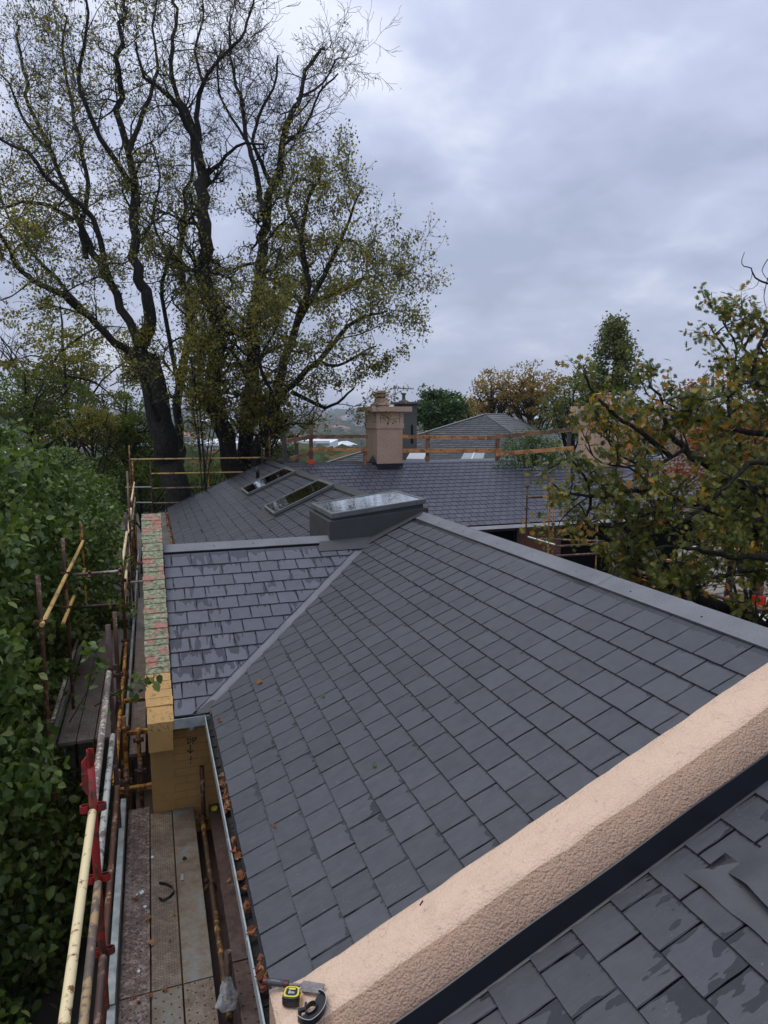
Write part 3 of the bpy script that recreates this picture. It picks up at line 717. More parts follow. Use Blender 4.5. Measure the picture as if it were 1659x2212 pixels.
# vent pipe and mushroom vents on the far roof
t = thing('vent_pipe', 'thin black vent pipe standing up through the far slates beside a skylight', 'pipe', (2.65, 13.9, z1(2.65)))
MB().lathe((2.65, 13.9, z1(2.65)-.02), [(.055, 0), (.055, .40), (.048, .405)], 12).build('pipe', M['black_plastic'], t, smooth=True)
mb = MB(); mb.hexa([(2.48, 13.72, z1(2.48)+.02), (2.82, 13.72, z1(2.82)+.02), (2.82, 14.08, z1(2.82)+.02), (2.48, 14.08, z1(2.48)+.02)], [(2.50, 13.74, z1(2.5)+.03), (2.8, 13.74, z1(2.8)+.03), (2.8, 14.06, z1(2.8)+.03), (2.5, 14.06, z1(2.5)+.03)]); mb.build('boot', M['flashdark'], t)
for nm, px, py in (('left', 610, 996), ('right', 622, 998)):
    p = on(px, py, 'y', 16.3)
    t = thing('roof_vent', 'grey domed roof vent at the far ridge end, %s one of the pair' % nm, 'vent', p, 'domed roof vents')
    MB().lathe((p[0], p[1], p[2]-.12), [(.07, -.1), (.07, .06), (.20, .08), (.21, .13), (.17, .20), (.09, .235), (.01, .245)], 16).build('cowl', M['galv2'] if 'galv2' in M else M['timbergrey'], t, smooth=True)
# ================================================================== NEAR PARAPET (pink render) AND ADJOINING ROOF
pp = thing('pink_parapet', 'sloping pink rendered parapet wall between the two slate roofs in the foreground', 'parapet wall', (0, -4.3, 0))
XE = 7.0
def rs(x): return SLP*min(x, 2*RX-x)
def par_pts(x):
    zr = rs(x); zt = max(zr+.302, .350)
    return [(x, -4.10, zr-.10), (x, -4.115, zt-.02), (x, -4.135, zt+.0), (x, -4.26, zt+.012), (x, -4.355, zt+.004), (x, -4.385, zt-.014), (x, -4.488, zr+.145), (x, -4.488, zr-.3)]
mb = MB(); xs = [-.028]+[.02+.06*k for k in range(int(XE/.06))]; prof = []
for x in xs:
    pts = par_pts(x)
    wob = lambda a: (mnoise.noise(Vector((x*6, a*9, 1.3)))*.010)
    if x < 0: pts = [(p[0], p[1], p[2]-(.03 if 1 < j < 5 else 0)) for j, p in enumerate(pts)]
    prof.append([(p[0], p[1]+wob(j), p[2]+(wob(j+5) if 0 < j < 6 else 0)) for j, p in enumerate(pts)])
n = len(prof[0])
for a, b in zip(prof, prof[1:]):
    for j in range(n-1):
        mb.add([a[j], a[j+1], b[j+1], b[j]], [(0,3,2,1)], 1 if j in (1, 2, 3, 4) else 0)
mb.add(prof[0], [tuple(range(n))], 0)
# weld so the render bends smoothly
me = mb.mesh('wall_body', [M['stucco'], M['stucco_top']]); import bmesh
bm = bmesh.new(); bm.from_mesh(me); bmesh.ops.remove_doubles(bm, verts=bm.verts, dist=.0008)
bmesh.ops.recalc_face_normals(bm, faces=bm.faces)
for f_ in bm.faces: f_.smooth = len(f_.verts) == 4
bm.to_mesh(me); bm.free(); link('wall_body', me, pp)
mb = MB(); 
def lead(x): zr = rs(x); return [(x, -4.492, zr+.150), (x, -4.500, zr+.148), (x, -4.528, zr+.026), (x, -4.532, zr+.024), (x, -4.540, zr+.022)]
lx = [-.05+.15*k for k in range(47)]
for a, b in zip(lx, lx[1:]):
    A_ = lead(a); B_ = lead(b); wv = .004*math.sin(a*7); A_ = [(p[0], p[1], p[2]+.004*math.sin(a*7)*(j < 2)) for j, p in enumerate(A_)]; B_ = [(p[0], p[1], p[2]+.004*math.sin(b*7)*(j < 2)) for j, p in enumerate(B_)]
    mb.add(A_+B_, [(j, j+5, j+6, j+1) for j in range(4)])
mb.build('lead_flashing', M['black'], pp)
nb = thing('adjoining_house', 'adjoining roof of large wet dark slates at the bottom right beyond the pink parapet', 'house', (0, -6, 0))
mb = MB(); quad(mb, [(-.05, -9, -.05), (RX, -9, RZ-D_), (RX, -4.5, RZ-D_), (-.05, -4.5, -.05)]); quad(mb, [(RX, -9, RZ-D_), (7, -9, 0), (7, -4.5, 0), (RX, -4.5, RZ-D_)]); mb.build('roof_deck', M['underlay'], nb)
def regionP5(a, s):
    Y = -a; X = s*CS
    if Y > -4.40 or Y < -7.6: return None
    return [(1, 0, 4.535), (0, -1, -(3.36/CS))]
f5 = Field((0, 0, 0), (0, -1, 0), (CS, 0, SN), M['slate_near'], 4.4, 7.6, .045, 15, regionP5, shift=.10)
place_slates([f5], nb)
ridge_cap(nb, RX, RZ, -9, -4.56, SLP, .165)
mb = MB(); mb.box(.3, .5, -9, -4.5, -3.3, -.06); mb.build('wall', M['yellow_wall'], nb)
# curled lead patch on the near roof
def onP(px, py, h=.0):
    r = FW + RT*(px-CX)/F + UP*(CY-py)/F; nrm = np.array([-SLP, 0, 1.]); s_ = (nrm@(np.array([0, 0, h])-CAM))/(nrm@r); return CAM+r*s_
t = thing('lead_patch', 'grey lead sheet with a curled lifted edge on the slates at the right picture edge', 'lead sheet', (2, -5, z1(2)))
mb = MB()
def sheet(mb, fn, nu, nv):
    b = len(mb.v)
    for i in range(nu+1):
        for j in range(nv+1): mb.v.append(tuple(fn(i/nu, j/nv)))
    for i in range(nu):
        for j in range(nv):
            a = b+i*(nv+1)+j; mb.f.append((a, a+1, a+nv+2, a+nv+1)); mb.mi.append(0)
sheet(mb, lambda u, v: (lambda x, y: (x, y, z1(x)+.026+.012*max(0, 1-u*5)*math.sin(v*9)**2))(1.868+.20*u, -4.655-.75*v-.12*u*(v < .01)), 8, 16)
mb.build('apron', M['flashmid'], t, smooth=True)
mb = MB(); sheet(mb, lambda u, v: (lambda x, y: (x, y, z1(x)+.032+.055*max(0, (1-u*2.2))*min(1, v*5)))(1.995-.06*math.sin(v*2.5)*(1-u)+.9*u, -4.79-.62*v), 14, 14)
mb.build('cover', M['flashmid'], t, smooth=True)
mb = MB(); sheet(mb, lambda u, v: (1.872+.02*u*math.sin(v*3.1), -4.68-.20*v, z1(1.872)+.024+.004*u), 2, 8); mb.build('rust_edge', M['prust'], t)
# ================================================================== BRICK GABLE PARAPET (left) AND ITS WALL
bp = thing('brick_parapet', 'brick gable parapet with mossy pink and green coping, yellow painted at its lower end', 'parapet wall', (-.46, 0, -3))
SB = .503
def zq(y, h=0.): return -.03+SB*(y+.14)+h
APX = 3.22
mb = MB()
mb.add([(x, y, z) for x in (-.575, -.352) for y, z in ((.16, -3.3), (6.2, -3.3), (6.2, .2), (APX, zq(APX)-.09), (.16, zq(.16)-.09))], [(0,4,3,2,1), (5,6,7,8,9), (0,1,6,5), (1,2,7,6), (2,3,8,7), (3,4,9,8), (4,0,5,9)])
mb.build('wall_core', M['yellow_wall'], bp)
mb = MB(); mb.hexa([(-.590, -.14, -.335), (-.350, -.14, -.335), (-.350, .17, -.335), (-.590, .17, -.335)], [(-.590, -.14, zq(-.14)-.055), (-.350, -.14, zq(-.14)-.055), (-.350, .17, zq(.17)-.055), (-.590, .17, zq(.17)-.055)]); mb.build('kneeler', M['yellow_wall'], bp, bevel=.004)
s = 0; y = -.145; k = 0
cosb = 1/math.sqrt(1+SB*SB)
mort = MB()
while y < APX-.03:
    yellow = y < .40; pw = (.112 if yellow else .088)*cosb; g = .006 if yellow else .009
    j = random.uniform(-.006, .006); h = random.uniform(-.004, .006)
    mb = MB(); xl, xr = -.597+random.uniform(-.007, .007), -.338+random.uniform(-.006, .006)
    n_ = 4; ol = []
    for (xa, ya, xb, yb, m_) in ((xl, y+g/2, xr, y+g/2, 5), (xr, y+g/2, xr, y+pw-g/2, 1), (xr, y+pw-g/2, xl, y+pw-g/2, 5), (xl, y+pw-g/2, xl, y+g/2, 1)):
        for q in range(m_): tt = q/m_; ol.append((xa+(xb-xa)*tt+random.uniform(-.003, .003), ya+(yb-ya)*tt+random.uniform(-.0035, .0035)))
    n = len(ol); mb.add([(a, b, zq(b)+h+random.uniform(-.003, .003)) for a, b in ol]+[(a, b, zq(b)-.09) for a, b in ol], [tuple(range(n))]+[(i, i+n, (i+1) % n+n, (i+1) % n) for i in range(n)])
    mb.build('brick', M['yellow'] if yellow else M['lichen'], bp)
    y += pw
mb = MB(); mb.add([(-.588, -.136, zq(-.136)-.012), (-.345, -.136, zq(-.136)-.012), (-.343, APX, zq(APX)-.012), (-.59, APX, zq(APX)-.012), (-.588, -.136, -.07), (-.345, -.136, -.07), (-.59, APX, zq(APX)-.2), (-.343, APX, zq(APX)-.2)], [(0,1,2,3), (0,4,5,1), (0,3,6,4)]); mb.build('mortar_bed', M['darkmortar'], bp)
# far slope of the parapet
mb = MB(); mb.hexa([(-.597, APX, zq(APX)-.1), (-.338, APX, zq(APX)-.1), (-.338, 6.2, .1), (-.597, 6.2, .1)], [(-.597, APX, zq(APX)), (-.338, APX, zq(APX)), (-.338, 6.2, .2), (-.597, 6.2, .2)]); mb.build('far_coping', M['lichen'], bp)
# end wall (DP wall) of the gable, painted brick
ew = thing('end_wall', 'yellow painted brick wall under the gutter with DP and an arrow written on it', 'wall', (-.2, .2, -3))
mb = MB(); mb.box(-.575, .60, .165, .36, -3.3, -.05); mb.build('mortar_bed', M['yellow_wall'], ew)
z = -3.2+.002; r_ = 0
while z < -.16:
    x = -.582-(.12 if r_ % 2 else 0)
    while x < .58:
        xa, xb = max(x, -.582), min(x+.236, .6)
        if xb-xa > .03 and z > -1.75:
            mb = MB(); j = random.uniform(-.0015, .0015); y0 = .158+j
            mb.add([(xa+.003, y0, z+.004), (xb-.003, y0, z+.004), (xb-.003, y0, z+.080), (xa+.003, y0, z+.080), (xa, .17, z), (xb, .17, z), (xb, .17, z+.084), (xa, .17, z+.084)], [(0,1,2,3), (0,4,5,1), (1,5,6,2), (2,6,7,3), (3,7,4,0)])
            mb.build('brick', M['yellow_wall'], ew)
        x += .236
    z += .0862; r_ += 1
mb = MB(); mb.box(-.34, .34, -.03, .165, -.13, -.112); mb.build('soffit', M['flashdark'], ew)
def stroke(pts, nm):
    mb = MB(); mb.tube([on(px, py, 'y', .154) for px, py in pts], .0055, 5); mb.build(nm, M['ink'], ew)
kx = lambda x, y: ((450+x*.4219)*.5486, (2600+y*.4219)*.5486)
stroke([kx(*q) for q in ((686, 735), (688, 758), (686, 780))], 'marker_line')
stroke([kx(*q) for q in ((678, 735), (705, 732), (717, 745), (710, 765), (684, 782))], 'marker_line')
stroke([kx(*q) for q in ((733, 728), (735, 760), (733, 778))], 'marker_line')
stroke([kx(*q) for q in ((722, 732), (750, 722), (765, 730), (758, 745), (734, 752))], 'marker_line')
stroke([kx(*q) for q in ((708, 792), (708, 830), (712, 868))], 'marker_line')
stroke([kx(*q) for q in ((680, 838), (710, 868), (733, 840))], 'marker_line')
stroke([kx(*q) for q in ((714, 895), (713, 930))], 'marker_line')
stroke([kx(*q) for q in ((712, 950), (710, 965))], 'marker_line')
# ================================================================== SCAFFOLD DECK
def plank(label, x0, x1, y0, y1, zt, mat, holes=0, hd=.006, sp=.045, hr=None):
    cx = (x0+x1)/2
    t = thing('scaffold_plank', label, 'scaffold plank', (cx, y0, zt-.04), 'steel planks of the scaffold deck')
    mb = MB(); mb.box(x0+.004, x1-.004, y0, y1, zt-.045, zt); mb.build('plate', M[mat], t, bevel=.004)
    if holes:
        mb = MB(); ny = int((y1-y0)/sp)
        for i in range(ny):
            for j in range(holes):
                hx = x0+.03+(x1-x0-.06)*(j/(holes-1) if holes > 1 else .5); hy = y0+sp*(i+.5)+(sp/2 if j % 2 else 0)+random.uniform(-.002, .002)
                if hy > y1-.01: continue
                m = 6; mb.add([(hx+hd*math.cos(2*math.pi*k/m), hy+hd*math.sin(2*math.pi*k/m), zt+.0012) for k in range(m)], [tuple(range(m))])
        o = mb.build('holes', M['hole'], t); o['kind'] = 'stuff'
    return t
DZ = -1.15
plank('paint spotted perforated scaffold plank beside the toe board', -.835, -.615, -2.24, .30, DZ, 'deck1', 5, .0055, .06)
plank('brown finely perforated scaffold plank in the middle of the deck', -.612, -.392, -2.24, .145, DZ, 'deck2', 9, .0038, .028)
plank('smooth grey scaffold plank with a dark burnt mark', -.389, -.165, -2.24, .145, DZ, 'deck3')
plank('dark rusty scaffold plank half under the gutter', -.02, .205, -2.14, .145, DZ-.01, 'deck4')
plank('stained perforated plank end at the bottom edge, next to the toe board', -.835, -.615, -5.6, -2.252, DZ, 'deck1', 4, .007, .09)
plank('blue grey plank with wide holes at the bottom edge, second from the toe board', -.612, -.392, -5.6, -2.252, DZ, 'deck3', 4, .007, .09)
plank('mottled plank with wide holes at the bottom edge under the plastic bag', -.389, -.165, -5.6, -2.252, DZ, 'deck2', 4, .007, .09)
plank('brown plank with few holes at the bottom edge beside the gutter', -.02, .205, -5.6, -2.155, DZ-.01, 'deck4', 3, .008, .11)
plank('long narrow plank beside the brick parapet, far part of the deck', -.86, -.66, 1.6, 9.5, DZ, 'deckpale', 4, .006, .12)
plank('far end plank of the deck near the far gutter', -.66, -.12, 6.3, 16.6, DZ, 'deck2')
plank('dark lower plank seen in the gap under the long rusty tube', -.17, .06, -5.4, .14, DZ-.30, 'deck4')  # added plank, blocks the lit wall so the gap stays dark
plank('brown lower plank in the dark gap beside the yellow wall', -.80, -.60, .4, 3.5, DZ-.55, 'deck4', 4, .006, .08)
for (x0, x1, nm) in ((-1.74, -1.52, 'outermost of the three pale planks in the side bay'), (-1.515, -1.30, 'middle one of the three pale planks in the side bay'), (-1.295, -1.08, 'innermost of the three pale planks in the side bay')):
    plank(nm, x0, x1, 2.2, 7.1, DZ, 'deckpale', 4, .006, .08)
def toe(label, x, y0, y1, z0, z1_, w=.035):
    t = tag(MB().box(x-w/2, x+w/2, y0, y1, z0, z1_).build('toe_board', M['toe'], None, bevel=.004), label, 'toe board', 'metal toe boards of the scaffold'); return t
toe('pale metal toe board along the deck in front of the red post', -.875, -2.40, .34, DZ, DZ+.12, .055)
toe('nearest metal toe board, at the bottom edge of the picture', -.868, -5.6, -2.415, DZ, DZ+.12, .055)
toe('far metal toe board running beside the brick parapet', -.90, 1.7, 16, DZ, DZ+.14, .04)
toe('metal toe board of the side bay among the leaves', -1.78, 1.0, 7.1, DZ, DZ+.14, .04)
def tube(label, p, q, mat, r=.0242, name='scaffold_tube', group='loose and fixed scaffold tubes', clamps=(), parts=None):
    p = Vector(p); q = Vector(q)
    t = thing(name, label, 'scaffold tube', tuple(p), group)
    d = (q-p).normalized(); mb = MB(); k = 6
    mb.tube([p.lerp(q, i/k) for i in range(k+1)], r, 14, cap=False)
    # open ends with wall thickness
    for e_, s_ in ((p, 1), (q, -1)):
        mb.tube([e_, e_+d*s_*.25], r*.84, 14, cap=True)
        a = d.orthogonal().normalized(); b = d.cross(a); n = 14
        vs = [tuple(e_+(a*math.cos(2*math.pi*j/n)+b*math.sin(2*math.pi*j/n))*rr) for rr in (r, r*.84) for j in range(n)]
        mb.add(vs, [(j, (j+1) % n, (j+1) % n+n, j+n) for j in range(n)])
    mb.build('pipe', M[mat], t, smooth=False)
    for f_ in t.children:
        for pl in f_.data.polygons: pl.use_smooth = len(pl.vertices) == 4
    for c in clamps:
        pos = p.lerp(q, c) if c <= 1 else p+d*c
        a = d.orthogonal().normalized(); mb = MB(); mb.tube([pos-d*.03, pos+d*.03], r*1.35, 10); s2 = d.cross(a)
        mb.bar(pos+a*.02, pos+a*.075, .035, .045, up=tuple(d)); mb.bar(pos-s2*.07, pos+s2*.075, .03, .03, up=tuple(d)); mb.build('coupler', M['clamp'], t)
    return t
def standard(label, x, y, z0, z1_, mat, cups=(), r=.0242, spigot=0.):
    t = thing('scaffold_post', label, 'scaffold post', (x, y, z0), 'upright posts of the scaffold')
    mb = MB(); zs = [z0+(z1_-z0)*i/8 for i in range(9)]; mb.tube([(x, y, z) for z in zs], r, 14); o = mb.build('pipe', M[mat], t)
    for pl in o.data.polygons: pl.use_smooth = len(pl.vertices) == 4
    if spigot: MB().tube([(x, y, z1_), (x, y, z1_+spigot)], r*.72, 12).build('spigot', M[mat], t)
    for c in cups:
        mb = MB(); n = 14
        mb.lathe((x, y, c-.02), [(r*1.05, 0), (r*1.7, .0), (r*1.7, .035), (r*1.1, .04)], 10)
        for dx, dy in ((1, 0), (-1, 0), (0, 1), (0, -1)): mb.box(x+dx*.045-.016, x+dx*.045+.016, y+dy*.045-.016, y+dy*.045+.016, c-.022, c+.028)
        mb.build('cup', M['clamp'] if mat != 'pred' else M['pred'], t)
    return t
# red post with three ledger pockets and clip head
XR, YR = -.905, -2.42
t = thing('red_post', 'red painted rusty scaffold post with ring couplers beside the three near rails', 'scaffold post', (XR, YR, DZ))
mb = MB(); mb.tube([(XR, YR, DZ-2.), (XR, YR, DZ), (XR, YR, -.3), (XR, YR, .25), (XR, YR, .74)], .0265, 14); o = mb.build('pipe', M['pred'], t)
for pl in o.data.polygons: pl.use_smooth = len(pl.vertices) == 4
mb = MB()      # V shaped open head and side lug
for a in range(5):
    t0 = 2*math.pi*(a*.13+.05); t1 = 2*math.pi*((a+1)*.13+.05)
    mb.hexa([(XR+.024*math.cos(q), YR+.024*math.sin(q), .73) for q in (t0, t1)]+[(XR+.018*math.cos(q), YR+.018*math.sin(q), .73) for q in (t1, t0)],
            [(XR+.024*math.cos(q), YR+.024*math.sin(q), .86) for q in (t0, t1)]+[(XR+.018*math.cos(q), YR+.018*math.sin(q), .86) for q in (t1, t0)])
mb.build('head', M['pred'], t)
mb = MB(); mb.hexa([(XR-.058, YR-.014, .60), (XR-.022, YR-.014, .54), (XR-.022, YR+.014, .54), (XR-.058, YR+.014, .60)], [(XR-.055, YR-.014, .78), (XR-.022, YR-.014, .82), (XR-.022, YR+.014, .82), (XR-.055, YR+.014, .78)]); mb.tube([(XR-.058, YR, .70), (XR-.020, YR, .70)], .018, 10); mb.tube([(XR-.068, YR, .63), (XR-.03, YR, .61)], .012, 8); mb.build('lug', M['pred'], t, bevel=.004)
for c in (.455, -.055, -.60):
    n = 12
    for sx in (-1, 1):
        mb = MB()
        for i in range(n):
            a0, a1 = 2*math.pi*i/n, 2*math.pi*(i+1)/n; cx = XR+sx*.048
            P_ = lambda a, r_, z: (cx+r_*1.15*math.cos(a), YR+r_*.72*math.sin(a), z)
            mb.hexa([P_(a0, .030, c-.024), P_(a1, .030, c-.024), P_(a1, .024, c-.024), P_(a0, .024, c-.024)], [P_(a0, .030, c+.024), P_(a1, .030, c+.024), P_(a1, .024, c+.024), P_(a0, .024, c+.024)])
        mb.build('ring_coupler', M['pred'], t)
    mb = MB(); mb.hexa([(XR-.012, YR-.045, c-.03), (XR+.004, YR-.045, c-.03), (XR+.004, YR-.038, c-.03), (XR-.012, YR-.038, c-.03)], [(XR-.008, YR-.030, c+.12), (XR+.002, YR-.030, c+.12), (XR+.002, YR-.026, c+.12), (XR-.008, YR-.026, c+.12)]); mb.build('wedge_pin', M['clamp'], t)
tube('cream painted scaffold rail, topmost and nearest on the left', (XR-.002, YR-.05, .45), (XR+.0, -5.4, .40), 'pcream', .0255, 'scaffold_rail')
tube('ochre and grey scaffold rail in the middle beside the red post', (XR+.005, YR-.05, -.06), (XR+.005, -5.4, -.10), 'pochre', .0255, 'scaffold_rail')
tube('brown rusty scaffold rail lowest beside the red post', (XR+.008, YR-.05, -.605), (XR+.008, -5.4, -.64), 'pbrown', .0255, 'scaffold_rail')
tube('speckled cream scaffold rail going from the dark post to the red post', (XR, -.30, .62), (XR-.0, YR+.05, .46), 'pcream2', .0255, 'scaffold_rail') if False else None
M['pspeck'] = pipe_mat('pipe_speckled', (.50, .45, .35), (.16, .12, .10), .5, 2.)
XS = -.905
tube('speckled cream rail between the dark post and the red post', (XS-.004, -.22, .60), (XS, -2.35, .46), 'pspeck', .0262, 'scaffold_rail')
tube('grey mottled rail under the speckled one, behind the red post', (XS, -.30, -.02), (XS, -2.38, -.06), 'pgrey', .0255, 'scaffold_rail')
tube('rusty cream rail close to the toe board behind the red post', (XS+.01, .10, -.59), (XS+.01, -2.36, -.64), 'prust2' if 'prust2' in M else 'pochre2' if 'pochre2' in M else 'prust', .0245, 'scaffold_rail')
# posts of the inner row
standard('dark grey scaffold post with speckled rail on it, left of the parapet', -.90, -.20, -3.3, 1.05, 'pbrown', (.62,))
standard('dark rusty scaffold post, second behind the dark grey one', -.915, 1.25, -3.3, .78, 'prust', (.02,))
standard('tall rusty scaffold post with a tube going left at its top', -.93, 3.9, -3.3, 1.05, 'prust', (.55, .15, -.40))
standard('rusty post rising over the leaves behind the tall one', -.95, 7.4, -3.3, 1.15, 'pbrown', (.7, .2))
standard('thin far rusty post in the inner row', -.90, 7.9, -3.3, 1.55, 'prust', (.7, .2, -.3))
standard('far pale rusty post, last but one in the inner row', -1.0, 11.2, -3.3, 1.7, 'pochre', (1.2, .7, .2))
yp = standard('bright yellow far corner post with many couplers', -1.06, 16.4, -3.3, 2.16, 'pyellow', (1.66, 1.17, .68, .2))
standard('second yellow far corner post just right of the first', -.98, 16.2, -3.3, 1.66, 'pyellow', (1.2, .7))
tube('orange yellow tube leaning beside the dark gap left of the parapet', (-.90, 1.95, -.30), (-.93, -.1, -.62), 'pyellow', .0245, 'scaffold_rail')
for (ya, yb, z) in ((3.9, 7.4, .72), (7.4, 11.2, .72), (3.9, 7.4, .22), (7.4, 11.2, .22), (11.2, 16.2, .95), (11.2, 16.2, .45)):
    tube('cream guard rail beside the brick parapet, %s bay, %s' % ({3.9: 'nearest', 7.4: 'middle', 11.2: 'farthest'}[ya], 'upper' if z in (.72, .95) else 'lower'), (-.935, ya, z), (-.95, yb, z+.04), 'pcream' if z > .5 else 'pochre', .024, 'scaffold_rail')
tube('yellow inclined rail between the tall rusty post and the next', (-.92, 3.9, -.42), (-.91, 1.3, -.48), 'pyellow', .0242, 'scaffold_rail')
tube('cream rail going down from the tall rusty post behind the leaves', (-.94, 5.9, .28), (-.925, 3.9, .12), 'pcream', .0242, 'scaffold_rail')
tube('short speckled tube going left from the tall rusty post', (-.93, 3.9, .70), (-1.62, 4.05, .66), 'pspeck', .0242, 'scaffold_rail', clamps=(.65, .02))
tube('dark tube going left lower on the tall rusty post', (-.93, 4.0, .16), (-1.62, 4.1, .14), 'pbrown', .0242, 'scaffold_rail')
for y, z in ((1.55, -.85), (.55, -1.05), (2.35, -.75)):
    mb = MB(); mb.bar((-.93, y, z), (-.59, y, z), .06, .05); tag(mb.build('scaffold_bracket', M['pyellow'], None, bevel=.003), 'yellow steel bracket under the deck beside the parapet, %s' % {1.55: 'second from the far end', .55: 'third from the far end', 2.35: 'farthest one', -.05: 'nearest one'}[y], 'bracket', 'yellow deck brackets')
for k, (x, y, z0, z1_, m) in enumerate(((-.86, .9, -3.3, -.35, 'pyellow'), (-.70, .62, -3.3, -.75, 'pbrown'), (-.72, 1.1, -3.3, -.6, 'pyellow'), (-.84, .35, -3.3, -.7, 'prust'))):
    standard('%s post down in the dark gap beside the yellow wall' % ('farthest yellow', 'brown', 'second yellow', 'rusty near')[k], x, y, z0, z1_, m, (z1_-.15,))
standard('short rusty post stub in front of the yellow wall', -.075, -.02, DZ-2, -.62, 'prust')
tube('rusty yellow tube lying between the planks', (-.093, -.10, DZ-.02), (-.093, -2.62, DZ-.02), 'pyrust', .0242, clamps=(.0, .42))
tube('rusty yellow tube between the planks at the bottom edge', (-.093, -2.72, DZ-.02), (-.093, -5.6, DZ-.02), 'prust', .0242)
standard('grey hollow post end with a plastic bag tied to it', -.078, -2.48, DZ-2, -.78, 'pbrown')
# outer side bay posts and hand rails
standard('yellow post in the leaves at the far end of the side bay', -1.65, 5.95, -3.3, 1.35, 'pyellow', (.85,))
standard('very rusty post in the leaves with a yellow hand rail crossing it', -1.65, 3.3, -3.3, 1.35, 'prust', (.84, .35))
standard('nearest rusty post of the side bay, half hidden by leaves', -1.65, 1.0, -3.3, 1.33, 'prust', (.8,))
tube('upper yellow hand rail running through the leaves', (-1.63, 5.9, .86), (-1.63, .9, .80), 'pcream3' if 'pcream3' in M else 'pyl', .025, 'scaffold_rail') if 'pyl' in M else None
M['pyl'] = pipe_mat('pipe_light_yellow', (.68, .45, .15), (.25, .10, .03), .15)
tube('upper yellow hand rail running through the leaves', (-1.63, 5.9, .86), (-1.63, .9, .80), 'pyl', .025, 'scaffold_rail')
tube('lower yellow hand rail running through the leaves', (-1.63, 5.9, .36), (-1.63, 2.6, .32), 'pyl', .025, 'scaffold_rail')
tube('pale lower tube of the side bay beside the toe board', (-1.66, 5.9, -.45), (-1.66, 1.4, -.5), 'pspeck', .025, 'scaffold_rail')
# end scaffold behind the far gable
YE2 = 16.95
for lab, x0, x1, z, m in (('top rail of the far guard', -1.06, 3.25, 1.66, 'pyl'), ('second rail of the far guard', -.42, 2.6, 1.17, 'pyl'), ('third rail of the far guard', -.42, 1.5, .68, 'pochre'), ('lowest rail of the far guard', -.40, .9, .18, 'pochre'), ('white tube left of the far guard', -1.25, -.45, .74, 'galv'), ('lower white tube left of the far guard', -.95, -.45, .22, 'galv')):
    tube(lab+' behind the far end of the roof', (x0, YE2, z+.02), (x1, YE2, z), m, .026, 'scaffold_rail')
standard('rusty grey post of the far guard with rails ending at it', -.44, YE2+.03, -3.3, 1.60, 'prust', (1.17, .68, .18), .026)
standard('yellow post of the far guard rising above its top rail', 1.42, YE2+.03, -3.3, 2.08, 'pyellow', (1.66, 1.17), .026)
standard('bright yellow post behind the far ridge in front of the big tree', 3.55, YE2+.03, -3.3, 2.62, 'pyellow', (2.15, 1.7), .026)
standard('dark rusty post next to the bright yellow one behind the ridge', 3.27, YE2+.1, -3.3, 2.15, 'pbrown', (1.66,), .026)
MB().bar((3.2, YE2, 1.66), (3.85, YE2-.2, 1.58), .05, .05).build('x', M['clamp'], None).name = 'scaffold_transom'
tag(bpy.data.objects['scaffold_transom'], 'short dark transom piece at the foot of the bright yellow far post', 'scaffold tube')
for k, (y, z) in enumerate(((7.4, -.28), (9.2, -.28), (8.2, -.05))):
    tube('%s thin cross tube under the parapet end' % ('near', 'far', 'upper reddish')[k], (-1.0, y, z), (-.12, y+.1, z-.02), ('pgrey', 'pgrey', 'pred')[k], .02, 'scaffold_rail')
# ================================================================== REAR WING (P4)
rw = thing('rear_wing', 'rear wing with slate roof facing the camera and dark openings in its brick wall', 'house', (12, 13, 0))
RY, RZ4 = 15.2, 1.55; EY, EZ = 11.28, 1.55-SLP*(15.2-11.28)
mb = MB(); XE4 = 26
quad(mb, [(3.45, RY, RZ4-D_), (7.6, EY, EZ-D_), (XE4, EY, EZ-D_), (XE4, RY, RZ4-D_)]); quad(mb, [(3.45, RY, RZ4-D_), (XE4, RY, RZ4-D_), (XE4, 19, -.15), (3.45, 19, -.15)]); mb.build('roof_deck', M['underlay'], rw)
def regionP4(a, s):
    X = a; Y = EY+s*CS
    if X < 3.5+(RY-Y)-.3 or X > 22: return None
    if 6.75 < X < 7.7 and Y > 14.85: return None
    if 15.2 < X < 17.0 and Y > 14.4: return None
    return [(1, CS, 3.5+RY-EY+.02), (0, -1, -((RY-.12-EY)/CS))]
THK[0] = .014; RECT = [(.005, 0.), (SW-.005, 0.), (SW-.005, .30), (.005, .30)]
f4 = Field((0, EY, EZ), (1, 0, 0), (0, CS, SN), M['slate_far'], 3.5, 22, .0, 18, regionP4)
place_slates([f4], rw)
ridge_cap(rw, RY, RZ4, 3.7, 6.3, SLP, .165, axis='x', mat='flashdark'); ridge_cap(rw, RY, RZ4, 7.75, XE4, SLP, .165, axis='x', joints=(10.2, 12.6, 15., 17.4))
g = gutter('gutter', rw, (7.2, EY-.10, EZ-.02), (XE4, EY-.10, EZ-.02), (0, 1, 0)); g.data.materials[0] = M['white']
mb = MB(); mb.box(7.0, XE4, EY+.02, EY+.42, EZ-.16, EZ-.13); mb.build('soffit', M['timbergrey'], rw)
mb = MB(); mb.box(7.0, XE4, EY+.55, EY+.85, -3.3, EZ-.15) if False else None
WY = EY+.42
